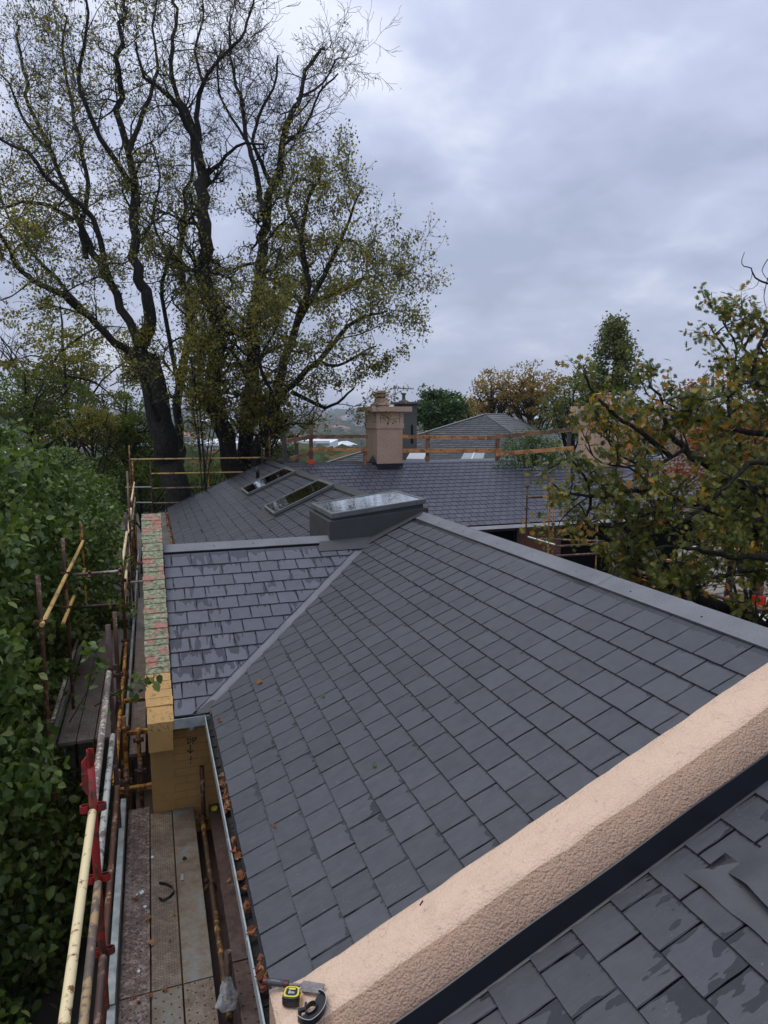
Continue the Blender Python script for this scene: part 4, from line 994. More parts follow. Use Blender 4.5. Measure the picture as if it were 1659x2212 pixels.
# wall piers with openings between them
piers = [(7.0, 7.6), (10.55, 12.05), (14.2, 15.2), (18.4, 19.3), (23, 26)]
for a, b in piers:
    MB().box(a, b, WY+.005, WY+.3, -3.3, EZ-.16).build('wall_pier', M['mortar'], rw)
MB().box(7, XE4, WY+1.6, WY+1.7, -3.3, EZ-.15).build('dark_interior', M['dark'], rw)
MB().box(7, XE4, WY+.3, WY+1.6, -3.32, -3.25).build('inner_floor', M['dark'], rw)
MB().box(7.4, XE4, WY+.02, WY+.28, EZ-.30, EZ-.17).build('lintel', M['timbergrey'], rw)
MB().box(10.42, 10.55, WY-.03, WY+.2, -3.2, EZ-.17).build('door_frame', M['timberpink'] if 'timberpink' in M else M['timbergrey'], rw)
nb_ = 0; bms = []
for k in range(4):
    mb = MB(); j = .004; mb.box(.004, .236, -.012, .02, .004, .076); bms.append(mb.mesh('brick', M['redbrick']))
z = EZ-.30-.086; r_ = 0
while z > -1.9:
    for a, b in ((10.55, 12.05), (14.2, 15.2)):
        x = a-(.12 if r_ % 2 else 0)
        while x < b-.05:
            if x > a-.13 and nb_ < 296:
                o = link('brick', random.choice(bms), rw, (max(x, a) if x < a else x, WY+random.uniform(-.004, .004), z))
                if x < a or x+.24 > b: 
                    s_ = (min(x+.24, b)-max(x, a))/.24; o.scale = (s_, 1, 1)
                nb_ += 1
            x += .24
    z -= .086; r_ += 1
# courtyard objects
def atY(px, py, y): return on(px, py, 'y', y)
cy = lambda x, y: (1097.2+x*.3386, 1014.9+y*.3386)
def ypost(label, px, py0, py1, y, mat, cups=()):
    p = atY(px, py0, y); q = atY(px, py1, y); return standard(label, p[0], y, -3.3, p[2], mat, cups)
ypost('rusty post in front of the rear wing, left of the yellow pair', *(1139.5, 1037), 1177, 10.6, 'prust', (1.02, .35, -.5))
ypost('left one of the two yellow posts before the brick pier', 1188.6, 1042, 1194, 10.7, 'pyellow')
ypost('right one of the two yellow posts before the brick pier', 1198, 1045, 1198, 10.4, 'pyellow', (-.12, -.65))
ypost('orange post behind the oak leaves by the brick wall', 1292, 1105, 1194, 10.6, 'pyellow')
p = at(1519, 1160, 12.5); standard('rusty post among the oak branches at lower right', p[0], p[1], -3.3, p[2], 'prust', (p[2]-.8,))
def ytube(label, a, b, da, db, mat, r=.026): tube(label, at(a[0], a[1], da), at(b[0], b[1], db), mat, r, 'scaffold_rail')
ytube('rusty guard rail across the rear slates behind the leaves', (1141, 1074), (1285, 1069), 17.9, 17.6, 'prust')
ytube('grey tube below the eave between rusty and yellow posts', (1141, 1160), (1199, 1177), 17.8, 17.2, 'galv')
ytube('brown rail below the eave passing the yellow posts', (1158, 1164), (1361, 1171), 17.6, 17, 'pbrown')
ytube('pinkish rail just under the brown one below the eave', (1203, 1180), (1330, 1172), 17.2, 17, 'prust')
ytube('lowest rail below the eave partly behind leaves', (1201, 1201), (1322, 1194), 16.5, 16.3, 'prust')
ytube('long slanting rusty rail at lower right beyond the ridge', (1354, 1226), (1660, 1323), 13, 9.5, 'prust', .028)
a = at(1312, 1168, 16); b = at(1331, 1208, 16)
for k in range(2):
    tag(MB().bar(Vector(a)+Vector((.09*k, 0, 0)), Vector(b)+Vector((.09*k, 0, -.3)), .085, .04).build('timber_plank', M['timberlight'], None), 'pale timber plank leaning by the scaffold under the eave, %s' % ('left' if k == 0 else 'right'), 'timber', 'leaning timber planks')
wf = thing('timber_window', 'orange timber framed window behind the oak at lower right', 'window', at(1465, 1222, 20), None)
wa = at(1430, 1213, 17.5); wb = at(1507, 1250, 17.5)
for (q0, q1) in (((1430, 1212), (1507, 1214)), ((1430, 1231), (1507, 1236)), ((1430, 1212), (1430, 1231)), ((1507, 1214), (1507, 1236)), ((1462, 1213), (1462, 1233))):
    MB().bar(at(*q0, 17.5), at(*q1, 17.5), .10, .10).build('frame', M['timber'], wf)
mb = MB(); mb.add([at(1430, 1212, 17.6), at(1507, 1214, 17.6), at(1507, 1236, 17.6), at(1430, 1231, 17.6)], [(0,1,2,3)]); mb.build('pane', M['glassdark'], wf)
for k, (q0, q1) in enumerate((((1350, 1240), (1425, 1262)), ((1385, 1248), (1500, 1262)), ((1410, 1266), (1480, 1290)))):
    tag(MB().bar(at(*q0, 15), at(*q1, 15.5), .12, .05).build('timber_beam', M['timber'], None), '%s orange timber beam low behind the oak branches' % ('left', 'upper long', 'lower right')[k], 'timber', 'loose timber beams in the yard')
# white porch / slab at right
ws = thing('white_porch', 'white rendered porch wall and pale concrete slab at the right edge', 'porch', at(1600, 1250, 19))
def vquad(pts, d): return [at(x, y, d_) for (x, y), d_ in zip(pts, d)]
p0 = at(1545, 1330, 1); gz = -2.7
a = on(1540, 1330, 'z', gz); b = on(1540, 1262, 'z', gz)
mb = MB(); mb.box(10.5, 22, 4.5, 9.2, gz-.25, gz); mb.build('slab', M['cream'], ws)
mb = MB(); mb.box(14.8, 24, 9.3, 9.5, gz, -.9); mb.build('wall', M['cream'], ws)
for k in range(5): MB().box(14.8, 24, 9.27, 9.3, gz+.3*k+.25, gz+.3*k+.27).build('cladding_joint', M['timbergrey'], ws)
tag(MB().bar(at(1588, 1185, 15), at(1656, 1278, 15), .10, .06).build('timber_brace', M['timberlight'], None), 'pale timber brace slanting down in front of the white porch', 'timber')
t = thing('orange_capped_post', 'dark timber post with a bright orange plastic foot at the right edge', 'post', at(1639, 1300, 13))
q = at(1639, 1297, 13); MB().box(q[0]-.09, q[0]+.09, q[1]-.09, q[1]+.09, q[2]-.10, q[2]+.10).build('plastic_foot', M['orange'], t, bevel=.01)
for k in range(3): MB().box(q[0]-.075+.06*k, q[0]-.05+.06*k, q[1]-.10, q[1]-.09, q[2]-.08, q[2]+.06).build('foot_rib', M['orange'], t)
MB().box(q[0]-.05, q[0]+.05, q[1]-.05, q[1]+.05, q[2]-.08, q[2]+.75).build('shaft', M['timberdark'], t)
MB().bar(at(1570, 1290, 13.3), at(1660, 1318, 12.7), .12, .06).build('sole_plate', M['timber'], t)
# chimneys
def pink_chimney(label, x0, x1, y0, y1, zb_, zc, cow=True, s=1.):
    t = thing('pink_chimney', label, 'chimney', ((x0+x1)/2, (y0+y1)/2, zb_))
    H = zc-zb_
    MB().box(x0, x1, y0, y1, zb_-.6, zc-.55*s).build('stack', M['stucco_far'], t, bevel=.01)
    e = .035*s; MB().box(x0-e, x1+e, y0-e, y1+e, zc-.56*s, zc-.40*s).build('band', M['stucco_smooth'], t, bevel=.006)
    e = .02*s; MB().box(x0-e, x1+e, y0-e, y1+e, zc-.40*s, zc).build('frieze', M['stucco_smooth'], t)
    e = .05
    for k in range(2):
        for xx in (x0+.10+.0*k, x1-.14): 
            pass
    for xx in (x0+.12, x1-.13): MB().box(xx, xx+.012, y0-.028, y0-.018, zc-.38, zc-.03).build('groove', M['flashdark'], t)
    for yy in (y0+.15, y1-.2): MB().box(x0-.028, x0-.018, yy, yy+.012, zc-.38, zc-.03).build('groove', M['flashdark'], t)
    e = .245*s; MB().box(x0-e, x1+e, y0-e, y1+e, zc, zc+.17*s).build('cap', M['stucco_smooth'], t, bevel=.008)
    if cow:
        c = ((x0+x1)/2-.10, (y0+y1)/2, zc+.17*s)
        MB().lathe(c, [(.28, -.01), (.28, .05), (.37, .06), (.36, .085), (.27, .15), (.235, .19), (.23, .27), (.19, .31)], 24).build('pot', M['stucco_smooth'], t, smooth=False)
        MB().lathe((c[0], c[1], c[2]+.29), [(.15, 0), (.15, .26)], 16).build('flue', M['flashdark'], t)
        MB().lathe((c[0], c[1], c[2]+.345), [(.27, 0), (.275, .09), (.26, .095)], 24).build('pot_ring', M['stucco_smooth'], t)
        MB().lathe((c[0], c[1], c[2]+.47), [(.34, 0), (.34, .012), (.03, .085)], 24).build('pot_lid', M['stucco_smooth'], t)
        for k in range(4):
            a_ = k*math.pi/2+.5; MB().tube([(c[0]+.2*math.cos(a_), c[1]+.2*math.sin(a_), c[2]+.30), (c[0]+.2*math.cos(a_), c[1]+.2*math.sin(a_), c[2]+.48)], .012, 6).build('strut', M['stucco_smooth'], t)
    return t
c1 = pink_chimney('pink roughcast chimney with pot and wide flat cap in the centre of the rear ridge', 6.80, 7.72, 14.80, 16.05, 1.35, 3.24)
mb = MB(); mb.hexa([(6.785, 14.785, 1.28), (7.735, 14.785, 1.28), (7.735, 14.82, 1.28), (6.785, 14.82, 1.28)], [(6.785, 14.785, 1.50), (7.735, 14.785, 1.50), (7.735, 14.82, 1.50), (6.785, 14.82, 1.50)])
mb.add([(6.783, 14.785, 1.26), (6.783, 15.2, 1.50), (6.783, 15.2, 1.78), (6.783, 14.785, 1.52)], [(0,1,2,3)])
mb.add([(6.783, 15.2, 1.50), (6.783, 15.75, 1.30), (6.783, 15.75, 1.50), (6.783, 15.2, 1.78)], [(0,1,2,3)])
mb.add([(6.75, 14.58, 1.302), (7.80, 14.58, 1.302), (7.78, 14.79, 1.39), (6.77, 14.79, 1.39)], [(0,1,2,3)]); mb.build('lead_apron', M['black'], c1)
pink_chimney('pink roughcast chimney half hidden by the oak leaves at right', 15.35, 16.95, 14.5, 15.7, 1.3, 3.30, True, 1.)
# timber guard behind the rear ridge
DG = 22.6
tg = [('upper brown rail left of the chimney', (675, 942.9), (795, 942.9), 'timberdark', .115), ('lower orange rail left of the chimney', (675, 970.9), (795, 971.9), 'timber', .10),
      ('upper rail end jutting out at the far left', (619, 954), (675, 942), 'timberdark', .13), ('lower rail end jutting out at the far left', (627, 991.5), (675, 976.6), 'timberdark', .13),
      ('upper brown rail right of the chimney', (868, 943), (1052, 946.4), 'timber', .11), ('lower orange rail right of the chimney', (868, 973.8), (1083, 973.2), 'timber', .13),
      ('upper rail rising to the right behind the leaves', (1043, 946.6), (1262, 926), 'timberdark', .13), ('lower orange rail rising to the right', (1071, 981.5), (1240, 967.8), 'timber', .13)]
for lab, a, b, m, h in tg:
    da = DG-1.2 if 'jutting' in lab else DG; db = DG
    tag(MB().bar(at(*a, da), at(*b, db), .05, h).build('timber_rail', M[m], None, bevel=.004), 'timber guard '+lab, 'timber rail', 'timber guard rails behind the rear ridge')
for lab, px, y0, y1, m in (('thick dark post at the left', 613.7, 943, 1012, 'timbergrey'), ('short post behind the jutting rails', 640.5, 957, 1012, 'timbergrey'), ('tall post with the orange foot', 671.3, 919, 1005, 'timberdark'),
                           ('dark post hard against the left side of the chimney', 789, 972, 1005, 'timberdark'), ('post right of the chimney', 924, 935, 998, 'timberdark'), ('post where two rails overlap', 1075, 936.7, 996, 'timberdark'), ('post beside the oak leaves', 1229.6, 932, 992, 'timbergrey')):
    a = at(px, y0, DG+.08); b = at(px, y1, DG+.08); wd = .15 if 'thick' in lab else .12
    MBp = MB().box(a[0]-wd/2, a[0]+wd/2, a[1]-.04, a[1]+.04, b[2], a[2]).build('timber_post', M[m], None, bevel=.004); tag(MBp, 'timber guard '+lab, 'timber post', 'timber guard posts behind the rear ridge')
a = at(671.5, 997, DG); t = tag(MB().box(a[0]-.085, a[0]+.085, a[1]-.1, a[1]+.02, a[2]-.12, a[2]+.07).build('orange_post_shoe', M['orange'], None, bevel=.01), 'bright orange plastic foot at the base of the tall guard post', 'post foot')
# neighbour house with hipped roof
hh = thing('hipped_house', 'neighbouring house with pale hipped slate roof behind the timber guard', 'house', at(1060, 960, 34))
RA = at(1046, 895.5, 36.5); RB = at(1088, 895, 42)
EL = on(690, 1003, 'z', -1.2) if False else at(690, 1004, 36); NE = at(1330, 1010, 26); BR = at(1245, 966, 46); BL = at(900, 975, 52)
ez = .45
EL = at(690, 1004, 38); zE = EL[2]
NE = on(1205, 1003, 'z', zE+.2)
EL = np.array([EL[0], EL[1], zE])
BR = at(1330, 990, 50)
mb = MB()
def planecourses(mb, P0, P1_, Q0, Q1, n, w_, mi=0):
    "stepped courses between lower edge P0-P1_ and upper edge Q0-Q1"
    P0, P1_, Q0, Q1 = map(lambda v: Vector(v), (P0, P1_, Q0, Q1))
    nrm = (P1_-P0).cross(Q0-P0).normalized()
    if nrm.z < 0: nrm = -nrm
    for i in range(n):
        a = P0.lerp(Q0, i/n); b = P1_.lerp(Q1, i/n); c = P0.lerp(Q0, (i+1.25)/n) if i < n-1 else Q0; d = P1_.lerp(Q1, (i+1.25)/n) if i < n-1 else Q1
        ln = (b-a).length; m = max(1, int(ln/w_)); off = (.5 if i % 2 else 0)
        for j in range(m+1):
            t0 = max(0, (j-off)/m); t1 = min(1, (j+1-off)/m)
            if t1-t0 < .2/m: continue
            g = .03/ m; l_ = random.uniform(.0, .012)
            p = a.lerp(b, t0+g)+nrm*(.03+l_); q = a.lerp(b, t1-g)+nrm*(.03+l_); r = c.lerp(d, t1-g)+nrm*.004; s = c.lerp(d, t0+g)+nrm*.004
            v0 = len(mb.v); mb.v.extend([tuple(x) for x in (p, q, r, s, p-nrm*.025, q-nrm*.025)]); mb.f += [(v0, v0+1, v0+2, v0+3), (v0, v0+4, v0+5, v0+1)]; mb.mi += [mi, mi]
planecourses(mb, EL, NE, RA, RA+(NE-RA)*.02, 26, .42)
t = NT('old_slate'); gnode = t.n('NewGeometry'); c = t.coord('World'); n = t.noise(c, 3, 4)
cc = t.mix(n, t.ramp(gnode.outputs['Random Per Island'], (0, (.10, .105, .115)), (.6, (.15, .155, .165)), (1., (.20, .205, .21))), (.15, .16, .15)); M['oldslate'] = t.set(cc, .5)
mb2 = MB(); planecourses(mb2, NE, BR, RA+(NE-RA)*.02, RB, 26, .42)
for m_, nme in ((mb, 'slate_courses'), (mb2, 'slate_courses')):
    o = m_.build(nme, M['oldslate'], hh); o['kind'] = 'stuff'
mb = MB(); mb.add([EL, NE, BR, RA, RB, on(690, 1004, 'z', zE)], [(0,1,3), (1,2,4,3)]); back = at(1000, 960, 60)
mb.add([EL, RA, RB, back, BR], [(0,1,3), (1,2,3), (2,4,3)]); mb.v = [(a, b, c_-.02) for a, b, c_ in mb.v]; mb.build('roof_deck', M['oldslate'], hh)
MB().tube([EL, RA], .06, 6).build('hip_capping', M['oldslate'], hh); MB().tube([NE, RA+(NE-RA)*.02], .05, 6).build('hip_capping', M['flash'], hh); MB().tube([RA, RB], .06, 6).build('ridge_capping', M['flash'], hh)
mb = MB(); cx_, cy_ = (EL+NE+BR)[:2]/3; 
mb.add([(EL[0]+.4, EL[1], zE-.1), (NE[0], NE[1]+.5, zE-.1), (BR[0]-.4, BR[1], BR[2]-.1), (EL[0]+.4, EL[1], -4), (NE[0], NE[1]+.5, -4), (BR[0]-.4, BR[1], -4)], [(0,1,4,3), (1,2,5,4)]); mb.build('wall', M['white'], hh)
for lab, qd, m in (('white roof window propped on the neighbour slates right of the chimney', ((985-0, 0),), 'white'),):
    t = thing('roof_window', lab, 'roof window', at(920, 985, 27), 'roof windows of the neighbouring house')
    P_ = [at(984*0+877.8+x*.26455, 822.9+y*.26455, 26.5+z_) for x, y, z_ in ((0, 634, -1), (140, 636, -1), (165, 588, 0), (28, 588, 0))]
    mb = MB(); mb.hexa([tuple(p-np.array([0, 0, .10])) for p in P_], [tuple(p) for p in P_]); mb.build('sash', M['white'], t)
    mb = MB(); mb.hexa([tuple(p-np.array([0, 0, .28])) for p in P_], [tuple(p-np.array([0, 0, .11])) for p in P_]); mb.build('curb', M['flashdark'], t)
t = thing('roof_window', 'pale green roof window of the neighbour next to the bamboo', 'roof window', at(1020, 985, 27), 'roof windows of the neighbouring house')
P_ = [at(877.8+x*.26455, 822.9+y*.26455, 26.5+z_) for x, y, z_ in ((430, 660, -1), (620, 660, -1), (640, 588, 0), (472, 588, 0))]
mb = MB(); mb.hexa([tuple(p-np.array([0, 0, .12])) for p in P_], [tuple(p) for p in P_]); mb.build('sash', M['whitegreen'] if 'whitegreen' in M else M['galv'], t)
mb = MB(); mid = [(P_[0]+P_[1])/2, (P_[2]+P_[3])/2]; mb.bar(mid[0], mid[1], .06, .06); mb.build('glazing_bar', M['white'], t)
# grey chimney with arched niche
gc_ = thing('grey_chimney', 'grey rendered chimney with arched niche and antenna behind the pink one', 'chimney', at(880, 960, 28))
DGc = 28.; c0 = at(880, 905, DGc); 
gx0, gx1 = at(872*.1323+740.6, 905, DGc), at(1243*.1323+740.6, 905, DGc)
cxm = (gx0+gx1)/2; wid = np.linalg.norm(gx1-gx0); zt = at(880, 873.5, DGc)[2]
X0g, X1g = cxm[0]-.36, cxm[0]+.30; Y0g, Y1g = cxm[1]-.3, cxm[1]+.72
MB().box(X0g, X1g, Y0g, Y1g, -1, zt).build('stack', M['grey_render'], gc_, bevel=.01)
MB().box(X0g-.17, X1g+.17, Y0g-.17, Y1g+.17, zt, zt+.09).build('cap', M['grey_render'], gc_, bevel=.01)
MB().box(X0g-.02, X1g+.02, Y0g-.02, Y1g+.02, zt-.40, zt-.36).build('band', M['grey_render'], gc_)
mb = MB(); xm = X1g-.22; pts = [(xm-.055, zt-1.6), (xm+.055, zt-1.6)]+[(xm+.055*math.cos(a), zt-.95+.14*math.sin(a)) for a in np.linspace(0, math.pi, 9)]
mb.add([(x, Y0g-.004, z) for x, z in pts], [tuple(range(len(pts)))]); mb.build('niche', M['dark'], gc_)
MB().lathe((cxm[0]-.1, cxm[1]+.2, zt+.09), [(.22, 0), (.20, .05), (.10, .09), (.07, .12), (.065, .30), (.11, .31), (.11, .36), (.06, .38)], 14).build('pot', M['grey_render'], gc_)
t = thing('antenna', 'thin television antenna above the grey chimney', 'antenna', at(853, 880, DGc))
a = at(853, 960, DGc); b = at(853.5, 836, DGc); MB().tube([a, b], .022, 6).build('mast', M['galv'], t)
a = at(849, 838, DGc); b = at(893, 839.5, DGc); MB().tube([a, b], .025, 6).build('boom', M['galv'], t)
for k in range(9):
    p = Vector(a).lerp(Vector(b), k/8); MB().tube([p-Vector(FW)*.3-Vector((0,0,.0)), p+Vector(FW)*.3], .008, 5).build('element', M['galv'], t)
# ================================================================== BIG ELMS
def limb_px(tr, pts, d0, d1, r0, r1, every, length, leafy=None, n=8, start=.3, **k):
    m = len(pts)-1
    if tr is t2: pts = [(x if x < 690 else 690+(x-690)*.78, y) for x, y in pts]
    P = [at(x, y, d0+(d1-d0)*i/m+random.uniform(-.25, .25)) for i, (x, y) in enumerate(pts)]
    out, rs = tr.limb(P, r0*.67, r1*.85, n)
    tr.clothe(out, rs, every, length, 3, leafy, start, **k); return out
def lf_top(z0, z1_, lo=.15):
    return lambda p: max(lo, min(1., (z1_-p[2])/(z1_-z0)))
t1 = Tree(); t2 = Tree(); d = 24.; t1.rmin = t2.rmin = .0065
G = [(392, 1330), (392, 1150), (384, 1060)]
lf1 = lf_top(3, 14, .20)
limb_px(t1, G+[(368, 1000), (351, 952), (333, 821), (309, 756)], d, d, .66, .50, 1.2, 2.2, None, 12, .65)
kw = dict(every=.40, length=2.3, leafy=lf1)
limb_px(t1, [(309, 756), (324, 684), (315, 631), (292, 583), (289, 506), (292, 417), (277, 333), (262, 238), (256, 149), (262, 77), (268, 10), (262, -60)], d, d-1, .36, .05, **kw)
limb_px(t1, [(309, 770), (298, 740), (274, 690), (238, 613), (202, 553), (173, 488), (150, 430), (110, 330), (70, 230), (50, 150), (40, 60)], d, d+2.5, .30, .05, **kw)
limb_px(t1, [(300, 790), (286, 768), (226, 720), (179, 672), (137, 643), (77, 607), (36, 571), (12, 524), (-18, 476)], d, d-3, .24, .05, **kw)
limb_px(t1, [(185, 553), (178, 480), (190, 400), (170, 300), (150, 200), (135, 110), (145, 40)], d+1, d+3, .17, .04, **kw)
limb_px(t1, [(160, 476), (107, 446), (48, 437), (0, 452), (-60, 440)], d+1, d+1, .14, .04, **kw)
limb_px(t1, [(292, 417), (235, 330), (190, 240), (170, 150), (190, 60), (180, -40)], d-1, d-3, .16, .04, **kw)
limb_px(t1, [(240, 613), (200, 470), (120, 400), (60, 330), (0, 300), (-60, 260)], d, d-2, .17, .04, **kw)
limb_px(t1, [(179, 672), (120, 600), (50, 520), (-20, 380)], d-1, d+1, .13, .04, **kw)
limb_px(t1, [(277, 333), (310, 240), (340, 150), (330, 60), (350, -50)], d-1, d+1, .14, .03, **kw)
limb_px(t1, [(387, 1010), (387, 950), (387, 833), (410, 700), (405, 640), (387, 565), (399, 476), (405, 417), (420, 330), (400, 240)], d+2, d+3, .30, .05, **kw)
limb_px(t1, [(387, 833), (350, 640), (360, 560), (330, 470), (345, 380), (320, 290)], d+2, d+3, .14, .03, **kw)
limb_px(t1, [(110, 330), (50, 260), (20, 180), (-30, 140)], d+2, d+2, .10, .03, **kw)
kw = dict(every=.40, length=2.2)
d = 25.
lf2 = lf_top(3.5, 10., .02); lf2b = lf_top(5, 12, .06)
limb_px(t2, [(520, 1340), (515, 1100), (500, 1006), (476, 911), (461, 833), (470, 744), (476, 696), (452, 649), (440, 595), (446, 536), (440, 452), (437, 381)], d-.6, d-.3, .50, .26, leafy=lf2b, n=12, start=.45, **kw)
limb_px(t2, [(437, 381), (417, 298), (387, 238), (351, 196), (309, 161), (290, 90)], d, d-2, .24, .04, leafy=lf2b, **kw)
limb_px(t2, [(437, 381), (417, 268), (375, 190), (369, 107), (381, 36), (369, -12), (380, -80)], d, d+1, .18, .04, leafy=lf2b, **kw)
limb_px(t2, [(440, 381), (476, 351), (512, 315), (571, 310)], d, d-1, .14, .04, leafy=lf2, **kw)
limb_px(t2, [(430, 300), (426, 226), (440, 178), (470, 130), (518, 83), (540, 30), (560, -35)], d, d-1, .16, .03, leafy=lf2, **kw)
limb_px(t2, [(440, 178), (420, 110), (440, 40), (430, -40)], d, d+2, .10, .03, leafy=lf2, **kw)
limb_px(t2, [(540, 1340), (535, 1100), (530, 1006), (542, 833), (545, 714), (560, 595), (565, 536), (571, 464), (589, 405), (607, 321), (625, 256), (649, 196), (673, 137), (702, 101)], d, d+1, .52, .05, leafy=lf2, n=12, start=.4, **kw)
limb_px(t2, [(640, 215), (700, 180), (735, 130), (768, 125)], d+1, d, .08, .02, leafy=lf2, **kw)
limb_px(t2, [(571, 464), (560, 428), (553, 357), (530, 298), (524, 226), (506, 167), (494, 95), (500, 30)], d, d+2, .20, .04, leafy=lf2, **kw)
limb_px(t2, [(589, 405), (565, 351), (547, 310), (560, 250), (590, 190), (600, 120)], d, d-1, .14, .04, leafy=lf2, **kw)
limb_px(t2, [(607, 321), (660, 270), (690, 200), (740, 160)], d+.5, d-1, .10, .03, leafy=lf2, **kw)
limb_px(t2, [(530, 298), (480, 220), (470, 160), (480, 90)], d+1, d+2, .09, .03, leafy=lf2, **kw)
limb_px(t2, [(560, 1340), (556, 1100), (553, 1000), (575, 930), (595, 863), (619, 774), (643, 702), (661, 607), (649, 506), (673, 417), (700, 380)], d-.6, d-1.5, .42, .05, n=12, **kw)
limb_px(t2, [(605, 850), (631, 833), (684, 780), (750, 720), (800, 690), (840, 680), (880, 672)], d-1, d-3.5, .20, .03, **kw)
limb_px(t2, [(643, 702), (702, 595), (750, 524), (780, 450), (808, 410)], d-1, d-2, .16, .03, **kw)
limb_px(t2, [(631, 845), (705, 880), (755, 860), (790, 835)], d-1, d-2.5, .12, .03, **kw)
limb_px(t2, [(655, 655), (744, 631), (800, 605), (845, 600), (880, 630)], d-1, d-3, .15, .03, **kw)
limb_px(t2, [(750, 524), (785, 520), (820, 550), (848, 575)], d-1.5, d-1, .09, .03, **kw)
limb_px(t2, [(684, 780), (740, 790), (800, 765), (850, 745)], d-2, d-3, .10, .03, **kw)
limb_px(t2, [(649, 506), (620, 440), (640, 390), (700, 400)], d-1, d+1, .12, .03, **kw)
limb_px(t2, [(542, 833), (500, 760), (430, 730), (400, 700)], d-1, d-3, .12, .03, **kw)
limb_px(t2, [(545, 714), (590, 640), (600, 560), (620, 500)], d, d+2, .14, .03, **kw)
limb_px(t2, [(595, 863), (560, 780), (600, 700), (590, 620)], d-2, d-4, .10, .03, **kw)
limb_px(t2, [(500, 1006), (450, 880), (430, 800), (440, 740)], d-1, d-3, .12, .03, **kw)
elm1 = thing('elm_tree', 'tall elm with sparse green leaves on the left, trunk nearest the left picture edge', 'tree', at(392, 1330, 24), 'large elms behind the roof')
elm2 = thing('elm_tree', 'many stemmed tall elm with bare upper twigs, right of the other elm behind the skylights', 'tree', at(530, 1340, 25), 'large elms behind the roof')
t1.finish(elm1); t2.finish(elm2)
P_ = t1.leafpts(10., .12); leaves('foliage', P_, .105, LEAF_DIA, M['lf_elm'], elm1, droop=.7)
P_ = t2.leafpts(7.8, .12); zc_ = P_[:, 2]; yl = (rng.random(len(P_)) < np.clip((5-zc_)/12, .03, .35))
leaves('foliage', P_[~yl], .100, LEAF_DIA, M['lf_elm'], elm2, droop=.7)
leaves('yellowing_foliage', P_[yl], .100, LEAF_DIA, M['lf_elm2'], elm2, droop=.7)
# lower leafy shoots around the trunks
def blob_points(c, r, n, blobs=40, br=.30, shell=.75):
    c = np.array(c); r = np.array(r, float)
    q = rng.normal(size=(blobs, 3)); q /= np.linalg.norm(q, axis=1)[:, None]
    q *= rng.uniform(shell, 1.05, (blobs, 1)); cc = c+q*r
    k = rng.integers(0, blobs, n); u = rng.normal(size=(n, 3)); u /= np.linalg.norm(u, axis=1)[:, None]
    u[:, 2] = np.where(u[:, 2] < -.3, -u[:, 2], u[:, 2])
    rad = rng.uniform(.55, 1.1, (n, 1))*br*rng.uniform(.6, 1.4, (blobs,))[k][:, None]
    return cc[k]+u*rad*np.array([1, 1, .8]), u
def bushy_tree(label, px, py, d, wpx, hpx, mat, n, size, trunk_r=.15, blobs=60, br=None, gz=-3.5, tm=LEAF_DIA, group=None, name='tree', limbs=10, shell=.55, droop=.4, bark='bark', dens=1.):
    c = at(px, py, d); rx = wpx/2*d/F; rz = hpx/2*d/F; base = (c[0], c[1], min(gz, c[2]-rz-.5))
    root = thing(name, label, 'tree' if 'bamboo' not in name else 'bamboo', base, group)
    tr = Tree(); top = Vector(c)+Vector((0, 0, rz*.8)); b = Vector(base)
    tr.limb([b, b.lerp(Vector(c), .5)+Vector((.1, 0, 0)), Vector(c), top], trunk_r, .03, 8)
    for i in range(limbs):
        s = b.lerp(top, random.uniform(.35, .85)); a = random.uniform(0, 6.28); e = Vector((c[0]+rx*.85*math.cos(a), c[1]+rx*.85*math.sin(a), c[2]+rz*random.uniform(-.6, .7)))
        tr.limb([s, s.lerp(e, .5)+Vector((0, 0, .2*rz*random.random())), e], trunk_r*.4, .02, 5)
        for _ in range(3): tr.sub(s.lerp(e, random.uniform(.4, .9)), (e-s).normalized()+Vector((random.gauss(0, .6), random.gauss(0, .6), random.gauss(0, .4))), rx*.5, trunk_r*.18, 1, 2, kids=(4,), leafy=0)
    tr.finish(root)
    P, u = blob_points(c, (rx, rx, rz), n, blobs, br or rx*.28, shell)
    leaves('foliage', P, size, tm, M[mat], root, droop=droop, outward=u, ow=.5)
    return root
bushy_tree('yellow green tree low at the far left under the elm branches', 140, 800, 30, 350, 340, 'lf_elm', 15000, .115, .16, 200, .42, shell=.15, limbs=18)
bushy_tree('dark limbed green tree at far left behind the pear trees', 60, 890, 27, 280, 210, 'lf_elmg', 11000, .11, .14, 160, .42, shell=.15, limbs=16)
bushy_tree('yellow leaved small tree poking above the pear row', 195, 920, 26, 120, 90, 'lf_elm2', 3500, .10, .08, 80, .3, shell=.15)
bushy_tree('green understorey tree below the left elm', 275, 935, 28, 190, 190, 'lf_elmg', 8500, .11, .12, 150, .42, shell=.15, limbs=14)
bushy_tree('shaded leafy tree right of the left elm trunk behind the guard rails', 300, 1040, 28, 200, 130, 'lf_elmg', 8000, .11, .10, 130, .4, shell=.2)
bushy_tree('small yellowish tree growing at the foot of the big elm', 430, 850, 22.5, 110, 240, 'lf_elm', 3600, .10, .035, 120, .30, shell=.15)
bushy_tree('low green bush behind the far guard rails', 450, 1040, 27.5, 120, 90, 'lf_elmg', 2200, .10, .05, 60, .30, shell=.2)
bushy_tree('mottled green shrub beneath the many stemmed elm', 560, 885, 24, 170, 150, 'lf_elm2', 5200, .095, .05, 120, .34, shell=.15)
bushy_tree('green shrub behind the jutting timber rails', 610, 985, 34, 60, 50, 'lf_green', 1600, .12, .06, 30, .35)
bushy_tree('round dark green tree between the grey chimney and the hipped roof', 948, 893, 48, 105, 100, 'lf_green', 9000, .20, .2, 80, .60, shell=.6)
